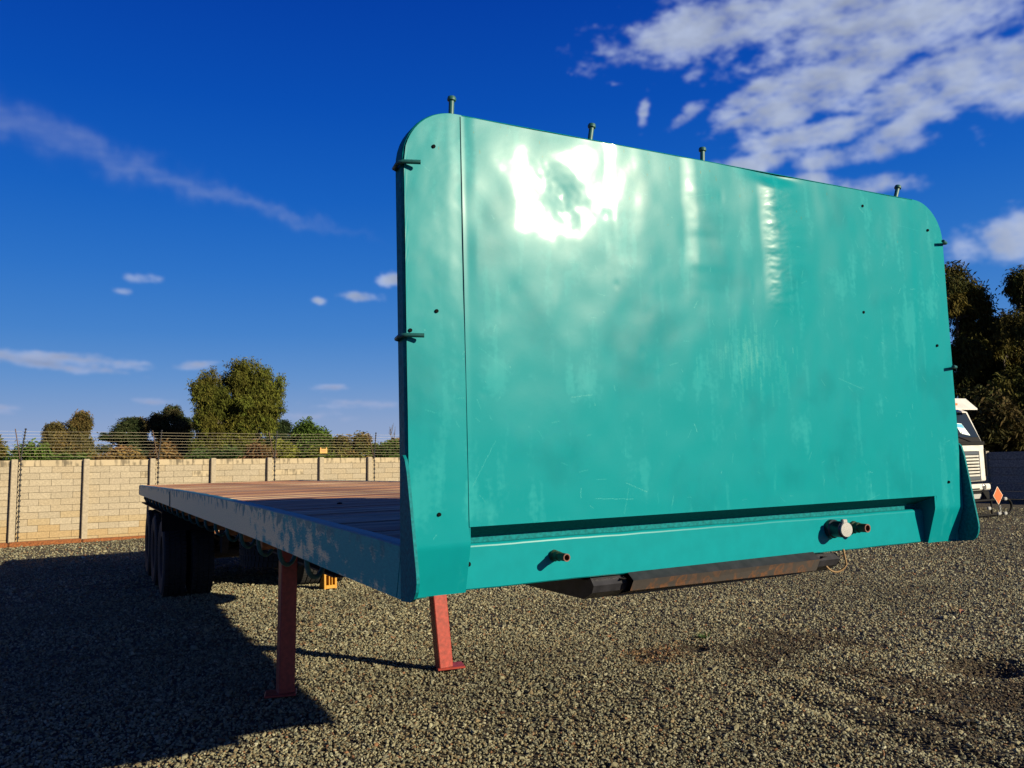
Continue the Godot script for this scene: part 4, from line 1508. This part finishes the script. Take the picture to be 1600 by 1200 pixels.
# ---------------------------------------------------------------- vegetation
var leaf_meshes := {}
func leaf_cluster(sd: int, n: int, len: float, wid: float, droop: float) -> ArrayMesh:
	var key := "%d %d %.2f %.2f %.2f" % [sd, n, len, wid, droop]
	if leaf_meshes.has(key):
		return leaf_meshes[key]
	var r := RandomNumberGenerator.new()
	r.seed = sd
	var st := begin()
	for k in n:
		var d := Vector3(r.randfn(), r.randfn() * 0.8 - droop, r.randfn()).normalized()
		var o := Vector3(r.randfn(), r.randfn(), r.randfn()) * 0.13
		var side := d.cross(Vector3(r.randfn(), r.randfn(), r.randfn())).normalized() * wid * r.randf_range(0.7, 1.3)
		var l := len * r.randf_range(0.7, 1.3)
		var mid := o + d * l * 0.45
		var tip := o + d * l + Vector3(0, -0.02 - 0.05 * droop, 0)
		var n1 := (mid + side - o).cross(mid - side - o).normalized()
		for p in [o, mid - side, mid + side, mid + side, mid - side, tip]:
			st.set_normal(n1)
			st.add_vertex(p)
	leaf_meshes[key] = st.commit()
	return leaf_meshes[key]

var leaf_mats := {}
func leaf_mat(kind: String) -> StandardMaterial3D:
	if not leaf_mats.has(kind):
		var m := StandardMaterial3D.new()
		m.vertex_color_use_as_albedo = true
		m.roughness = 0.85
		m.metallic_specular = 0.25
		m.backlight_enabled = true
		m.backlight = Color(0.30, 0.32, 0.12)
		leaf_mats[kind] = m
	return leaf_mats[kind]

# crown clumps (centre, radii) -> leaves; limbs from the trunk to the clumps
func tree(called: String, label: String, at: Vector3, top: float, hw: float, base: float, o: Dictionary, group := "") -> void:
	var r := RandomNumberGenerator.new()
	r.seed = o.get("seed", 1)
	var t := thing(called, label, o.get("category", "tree"), at, Basis.IDENTITY, group)
	var clumps := []
	var lobes: Array = o.get("lobes", [[0.0, 0.5, 1.0, 1.0]])   # each: x as a share of hw, height share of middle, width share, height share
	var per: int = o.get("clumps", 40)
	var cr: float = o.get("clump", 0.8)
	for lb in lobes:
		var cen := Vector3(lb[0] * hw, lerpf(base, top, lb[1]), r.randf_range(-0.2, 0.2) * hw)
		var rad := Vector3(lb[2] * hw, lb[3] * (top - base) * 0.5, lb[2] * hw * 0.85)
		var n := int(per * lb[2] * lb[3])
		for k in maxi(n, 3):
			var v := Vector3(r.randfn(), r.randfn(), r.randfn()).normalized()
			var d := pow(r.randf(), o.get("fill", 0.4))
			var s: float = cr * r.randf_range(0.65, 1.2)
			var c := cen + v * d * (rad - Vector3(s, s * o.get("flat", 0.8), s) * 0.75).max(Vector3.ONE * 0.1)
			clumps.append([c, s])
	var flat: float = o.get("flat", 0.8)
	var buf := PackedFloat32Array()
	var count: int = o.get("leaves", 55)
	var col: Vector3 = o.get("color", Vector3(0.085, 0.085, 0.018))
	var col2: Vector3 = o.get("color2", Vector3(0.10, 0.075, 0.022))
	var ls: float = o.get("leaf", 1.0)
	for q in clumps:
		var mix := r.randf()
		var tone := r.randf_range(0.72, 1.28)
		for k in int(count * q[1] * q[1] / (cr * cr)):
			var v := Vector3(r.randfn(), r.randfn(), r.randfn()).normalized()
			var d := pow(r.randf(), 0.45)
			var p: Vector3 = q[0] + Vector3(v.x * d * q[1], v.y * d * q[1] * flat, v.z * d * q[1])
			if o.get("droop", 0.0) > 0.0 and r.randf() < 0.4:
				p.y -= r.randf() * q[1] * o.droop
			if p.y < 0.15:
				continue
			var s := ls * r.randf_range(0.7, 1.35)
			var b := Basis(Vector3.UP, r.randf() * TAU).scaled(Vector3(s, s, s))
			var c := col.lerp(col2, clampf(mix + r.randf_range(-0.35, 0.35), 0, 1)) * r.randf_range(0.75, 1.2) * tone
			buf.append_array(PackedFloat32Array([b.x.x, b.y.x, b.z.x, p.x, b.x.y, b.y.y, b.z.y, p.y, b.x.z, b.y.z, b.z.z, p.z, c.x, c.y, c.z, 1.0]))
	# trunk and limbs
	var bark := mat(lin(0.16, 0.13, 0.10) if o.get("pale", false) else lin(0.06, 0.045, 0.033), 0.9, 0.0, M.g1, 1.0)
	var tr: float = o.get("trunk", 0.16)
	var st := begin()
	var stems: Array = o.get("stems", [0.0])
	var tops := []
	for sx in stems:
		var pts := []
		var rr := []
		for k in 8:
			var f := k / 7.0
			pts.append(Vector3(sx * hw * f + 0.12 * sin(f * 5.0 + sx * 7.0), f * top * 0.86, 0.15 * sin(f * 4.0 + 1.0)))
			rr.append(tr * (1.0 - 0.85 * f) / sqrt(float(stems.size())))
		tube(st, pts, rr, 8, false)
		tops.append(pts)
	for q in clumps:
		if r.randf() > o.get("limbs", 0.7):
			continue
		var best := Vector3.ZERO
		var bd := 1e9
		for pts in tops:
			for p in pts:
				var w: float = (q[0] - p).length() + (1.5 if p.y > q[0].y - 0.3 else 0.0)
				if w < bd:
					bd = w
					best = p
		var mid: Vector3 = best.lerp(q[0], 0.5) + Vector3(0, -0.12 * bd, 0) + Vector3(r.randfn(), r.randfn(), r.randfn()) * 0.06
		tube(st, [best, mid, q[0]], [tr * 0.30, tr * 0.2, tr * 0.08], 5, false)
	obj("trunk", st, bark, t)
	if buf.size() > 0:
		var mm := MultiMesh.new()
		mm.transform_format = MultiMesh.TRANSFORM_3D
		mm.use_colors = true
		mm.mesh = leaf_cluster(200 + r.randi() % 3, 16, 0.21, o.get("wide", 0.03), 0.9 if o.get("droop", 0.0) > 0.0 else 0.1)
		mm.instance_count = buf.size() / 16
		mm.buffer = buf
		var c := MultiMeshInstance3D.new()
		c.name = "crown"
		c.multimesh = mm
		c.material_override = leaf_mat("leaf")
		t.add_child(c)
		stuff(c)

func trees() -> void:
	var olive := Vector3(0.078, 0.098, 0.014)
	var brown := Vector3(0.12, 0.080, 0.024)
	var deep := Vector3(0.028, 0.045, 0.016)
	var green := Vector3(0.065, 0.11, 0.018)
	var lime := Vector3(0.12, 0.13, 0.018)
	var g := "trees beyond the cream wall"
	tree("gum_tree", "tallest broad round gum tree rising over the cream wall", Vector3(11.2, 0, -70), 10.9, 4.0, 1.5, {"seed": 3, "clumps": 92, "clump": 0.88, "leaves": 90, "droop": 0.9, "color": olive, "color2": Vector3(0.085, 0.078, 0.013), "lobes": [[0.12, 0.66, 0.80, 0.68], [-0.62, 0.62, 0.40, 0.52], [0.55, 0.62, 0.45, 0.60], [-0.35, 0.32, 0.62, 0.55], [0.05, 0.22, 0.6, 0.45]], "trunk": 0.42, "stems": [-0.4, 0.05, 0.45], "pale": true, "leaf": 1.0}, g)
	tree("gum_tree", "two-headed gum tree standing alone at left above the wall", Vector3(-1.1, 0, -70), 6.15, 1.85, 1.4, {"seed": 5, "clumps": 64, "clump": 0.56, "leaves": 62, "droop": 0.8, "color": Vector3(0.06, 0.06, 0.02), "color2": brown * 0.85, "lobes": [[-0.45, 0.60, 0.52, 0.68], [0.42, 0.66, 0.5, 0.72], [0.35, 0.35, 0.7, 0.4], [-0.2, 0.2, 0.8, 0.4]], "stems": [-0.4, 0.4], "trunk": 0.2, "pale": true}, g)
	tree("cedar_tree", "dark cedar with flat layered branches left of the gum trees", Vector3(3.0, 0, -75), 6.1, 2.4, 1.4, {"seed": 7, "clumps": 64, "clump": 0.75, "flat": 0.22, "leaves": 70, "color": deep * 1.1, "color2": Vector3(0.045, 0.05, 0.02), "lobes": [[0.15, 0.93, 0.5, 0.12], [-0.05, 0.80, 0.7, 0.12], [0.0, 0.66, 0.95, 0.14], [-0.2, 0.62, 0.9, 0.1], [0.0, 0.46, 1.0, 0.14], [0.1, 0.3, 1.0, 0.3]], "trunk": 0.22, "fill": 0.6}, g)
	tree("gum_tree", "narrow brownish gum crown behind the cedar", Vector3(4.3, 0, -79), 6.75, 0.95, 2.0, {"seed": 8, "clumps": 34, "clump": 0.5, "leaves": 60, "droop": 0.9, "color": brown * 0.7, "color2": Vector3(0.05, 0.05, 0.02), "trunk": 0.14}, g)
	tree("gum_tree", "sparse dark gum tree just left of the tallest tree", Vector3(6.8, 0, -80), 7.75, 2.0, 1.6, {"seed": 9, "clumps": 74, "clump": 0.58, "leaves": 60, "droop": 0.7, "color": deep, "color2": Vector3(0.06, 0.05, 0.022), "lobes": [[0.15, 0.86, 0.42, 0.28], [-0.5, 0.68, 0.5, 0.36], [0.5, 0.62, 0.6, 0.5], [0.0, 0.5, 0.6, 0.3], [0.0, 0.25, 1.1, 0.5]], "trunk": 0.2, "stems": [-0.3, 0.3]}, g)
	tree("gum_tree", "small dark gum crown just right of the tallest tree", Vector3(17.5, 0, -86), 7.1, 1.75, 2.0, {"seed": 10, "clumps": 34, "clump": 0.6, "leaves": 70, "droop": 0.4, "color": deep * 0.8, "color2": deep, "lobes": [[-0.4, 0.78, 0.55, 0.4], [0.45, 0.78, 0.55, 0.4], [0.0, 0.4, 0.9, 0.6]], "trunk": 0.18}, g)
	tree("leafy_tree", "fresh green round tree behind the yellow warning sign", Vector3(13.4, 0, -55), 4.75, 1.55, 1.0, {"seed": 11, "clumps": 46, "clump": 0.46, "leaves": 60, "color": green, "color2": green * 0.75, "lobes": [[-0.2, 0.66, 0.7, 0.66], [0.5, 0.56, 0.5, 0.55], [-0.5, 0.35, 0.6, 0.5]], "trunk": 0.13, "stems": [-0.2, 0.3]}, g)
	tree("bare_tree", "tall bare leafless pole-like tree beside the headboard", Vector3(20.9, 0, -60), 5.3, 0.5, 2.0, {"seed": 12, "clumps": 26, "clump": 0.35, "leaves": 0, "limbs": 1.0, "trunk": 0.11, "stems": [-0.25, 0.4], "pale": true}, g)
	var bushes := [
		["shrub", "brown and green rounded shrub right of the warning sign", Vector3(14.7, 0, -50), 3.72, 1.75, brown, green * 0.8, 21],
		["shrub", "low dark green shrub against the headboard edge", Vector3(17.3, 0, -50), 3.15, 1.8, green * 0.7, deep, 22],
		["shrub", "yellowish shrub below the small dark gum crown", Vector3(10.0, 0, -48), 3.25, 1.15, lime, lime * 0.7, 23],
		["shrub", "russet shrub below the right side of the tallest tree", Vector3(8.7, 0, -47), 3.1, 1.0, Vector3(0.10, 0.05, 0.025), brown, 24],
		["shrub", "wide dark evergreen shrub under the tallest tree", Vector3(6.4, 0, -50), 3.3, 2.0, deep, green * 0.5, 25],
		["shrub", "reddish brown shrub at the foot of the cedar", Vector3(1.6, 0, -45), 2.85, 1.3, Vector3(0.11, 0.055, 0.026), brown, 26],
		["shrub", "dark domed shrub between two reddish shrubs", Vector3(2.7, 0, -46), 2.75, 0.8, deep * 0.7, deep, 27],
		["shrub", "reddish shrub left of the wide evergreen shrub", Vector3(3.7, 0, -45), 2.95, 0.9, Vector3(0.11, 0.055, 0.026), brown, 28],
		["shrub", "bright green shrub by the leftmost fence pole", Vector3(-2.5, 0, -50), 3.35, 1.15, green, green * 0.7, 29],
		["shrub", "yellow brown tall shrub at the left picture edge", Vector3(-4.6, 0, -52), 4.0, 1.3, brown * 1.1, lime * 0.8, 30],
		["shrub", "low green shrub below the two-headed gum tree", Vector3(-0.6, 0, -48), 2.6, 1.4, green * 0.7, deep, 32],
		["shrub", "dull green shrub below the fresh green round tree", Vector3(11.9, 0, -47), 2.7, 1.2, green * 0.7, lime * 0.7, 33],
		["shrub", "straw coloured bush below the bare pole-like tree", Vector3(20.6, 0, -57), 3.7, 1.1, Vector3(0.17, 0.12, 0.055), brown, 34]]
	for b in bushes:
		tree(b[0], b[1], b[2], b[3], b[4], 0.3, {"seed": b[7], "category": "shrub", "clumps": 40, "clump": 0.5, "leaves": 52, "color": b[5], "color2": b[6], "trunk": 0.08, "fill": 0.33, "limbs": 0.3}, "shrubs beyond the cream wall")
	# tall gums past the truck
	var gr := "tall gum trees past the truck"
	var k := 0
	for q in [[56.2, 42.0, 10.3, 2.9, "tall dark gum tree right beside the headboard, above the truck"], [60.6, 43.0, 9.7, 2.9, "tall dark gum tree at the right picture edge"], [58.6, 50.0, 8.6, 2.6, "paler gum tree seen in the gap between two tall dark gum trees"], [52.5, 46.0, 10.0, 2.6, "gum tree mostly hidden behind the headboard"], [64.5, 45.0, 9.4, 2.8, "gum tree standing just past the right picture edge"]]:
		var a := deg_to_rad(q[0])
		tree("gum_tree", q[4], Vector3(sin(a) * q[1], 0, -cos(a) * q[1]), q[2], q[3], 2.3, {"seed": 40 + k, "clumps": 52, "clump": 0.62, "leaves": 68, "droop": 1.1, "color": Vector3(0.036, 0.044, 0.009), "color2": Vector3(0.085, 0.066, 0.013), "lobes": [[-0.15, 0.86, 0.75, 0.30], [0.40, 0.80, 0.55, 0.30], [0.62, 0.66, 0.45, 0.34], [-0.6, 0.60, 0.5, 0.34], [0.1, 0.46, 0.5, 0.22], [0.65, 0.34, 0.5, 0.26], [-0.45, 0.26, 0.6, 0.30], [0.1, 0.10, 1.0, 0.26]], "trunk": 0.26, "stems": [-0.35, 0.25], "leaf": 0.95, "wide": 0.026}, gr)
		k += 1
	for q in [[57.5, 37.0, 3.9, 1.8, "brownish shrub behind the dark wall by the truck cab"], [60.5, 38.0, 3.0, 1.8, "low green shrub behind the dark wall at right"], [54.5, 38.0, 3.4, 1.9, "shrub behind the dark wall, hidden by the truck"]]:
		var a := deg_to_rad(q[0])
		tree("shrub", q[4], Vector3(sin(a) * q[1], 0, -cos(a) * q[1]), q[2], q[3], 0.3, {"seed": 50 + k, "category": "shrub", "clumps": 44, "clump": 0.5, "leaves": 60, "color": Vector3(0.05, 0.034, 0.010), "color2": Vector3(0.03, 0.036, 0.008), "trunk": 0.08, "fill": 0.33, "limbs": 0.3}, "shrubs behind the dark wall")
		k += 1

func small_things() -> void:
	# wheel chock in front of the right-hand wheels
	var c := thing("wheel_chock", "yellow plastic wheel chock standing by the far right trailer wheels", "wheel chock", Vector3(2.90, 0, -10.86), Basis(Vector3.UP, 0.10))
	var pl := begin()
	var w := 0.175
	var h := 0.225
	for b in [[-w / 2 + 0.014, h / 2, 0.028, h], [w / 2 - 0.014, h / 2, 0.028, h], [-0.016, h / 2, 0.016, h - 0.03], [0.022, h / 2 + 0.01, 0.014, h - 0.05]]:
		box(pl, Vector3(b[0], b[1] + 0.005, 0), Vector3(b[2], b[3], 0.05), 0.004)
	for y in [0.03, h - 0.022]:
		box(pl, Vector3(0, y + 0.004, 0.002), Vector3(w - 0.05, 0.046, 0.048), 0.004)
	obj("frame", pl, M.yellow, c)
	var bk := begin()
	extrude(bk, [Vector2(-0.20, 0.005), Vector2(-0.026, 0.005), Vector2(-0.026, h - 0.01)], Vector3(-w / 2 + 0.004, 0, 0), Vector3(0, 0, 1), Vector3.UP, Vector3(w - 0.008, 0, 0))
	obj("wedge", bk, mat(lin(0.30, 0.12, 0.005), 0.6), c)
	# weed and dead leaves on the gravel
	var wd := thing("weed", "small green weed growing out of the gravel beside a hollow", "weed", Vector3(4.86, ground_y(4.86, -5.80), -5.80))
	var r := RandomNumberGenerator.new()
	r.seed = 3
	var st := begin()
	for k in 46:
		var a := r.randf() * TAU
		var l := r.randf_range(0.04, 0.10)
		var d := Vector3(cos(a), r.randf_range(0.25, 1.0), sin(a)).normalized()
		var o := Vector3(cos(a + 1.0), 0, sin(a + 1.0)) * r.randf() * 0.05
		var s := d.cross(Vector3.UP).normalized() * 0.007
		tri(st, o - s, o + s, o + d * l)
		tri(st, o + s, o - s, o + d * l)
	obj("leaves", st, mat(lin(0.06, 0.13, 0.02), 0.7), wd)
	var sp := begin()
	lathe(sp, Vector3.ZERO, Basis.IDENTITY, [Vector2(0.006, -0.02), Vector2(0.004, 0.02), Vector2(0, 0.03)], 6)
	obj("stem", sp, mat(lin(0.05, 0.08, 0.02), 0.8), wd)
	for q in [[7.64, -5.24, 0.10, "curled brown leaf lying on the gravel at far right", 0.4], [6.04, -5.01, 0.065, "tan crumpled leaf lying between the two hollows", 1.3], [3.55, -4.65, 0.045, "small reddish leaf on the gravel below the headboard", 2.0]]:
		var lf := begin()
		var N := 8
		for i in N:
			var u := float(i) / N
			var v := float(i + 1) / N
			var wu: float = q[2] * 0.28 * sin(PI * u)
			var wv: float = q[2] * 0.28 * sin(PI * v)
			for s in [-1, 1]:
				var pa := Vector3((u - 0.5) * q[2] * 2.0, 0.018 - 0.05 * (u - 0.5) * (u - 0.5), 0)
				var pb := Vector3((v - 0.5) * q[2] * 2.0, 0.018 - 0.05 * (v - 0.5) * (v - 0.5), 0)
				var ea := pa + Vector3(0, wu * 0.7, s * wu)
				var eb := pb + Vector3(0, wv * 0.7, s * wv)
				if s > 0:
					quad(lf, pa, ea, eb, pb)
				else:
					quad(lf, pb, eb, ea, pa)
		var o := obj("dead_leaf", lf, mat(lin(0.24, 0.10, 0.045), 0.8, 0.0, M.g2, 6.0), self, Vector3(q[0], ground_y(q[0], q[1]) + 0.008, q[1]), Basis(Vector3.UP, q[4]))
		tag(o, q[3], "leaf", "dead leaves on the gravel")
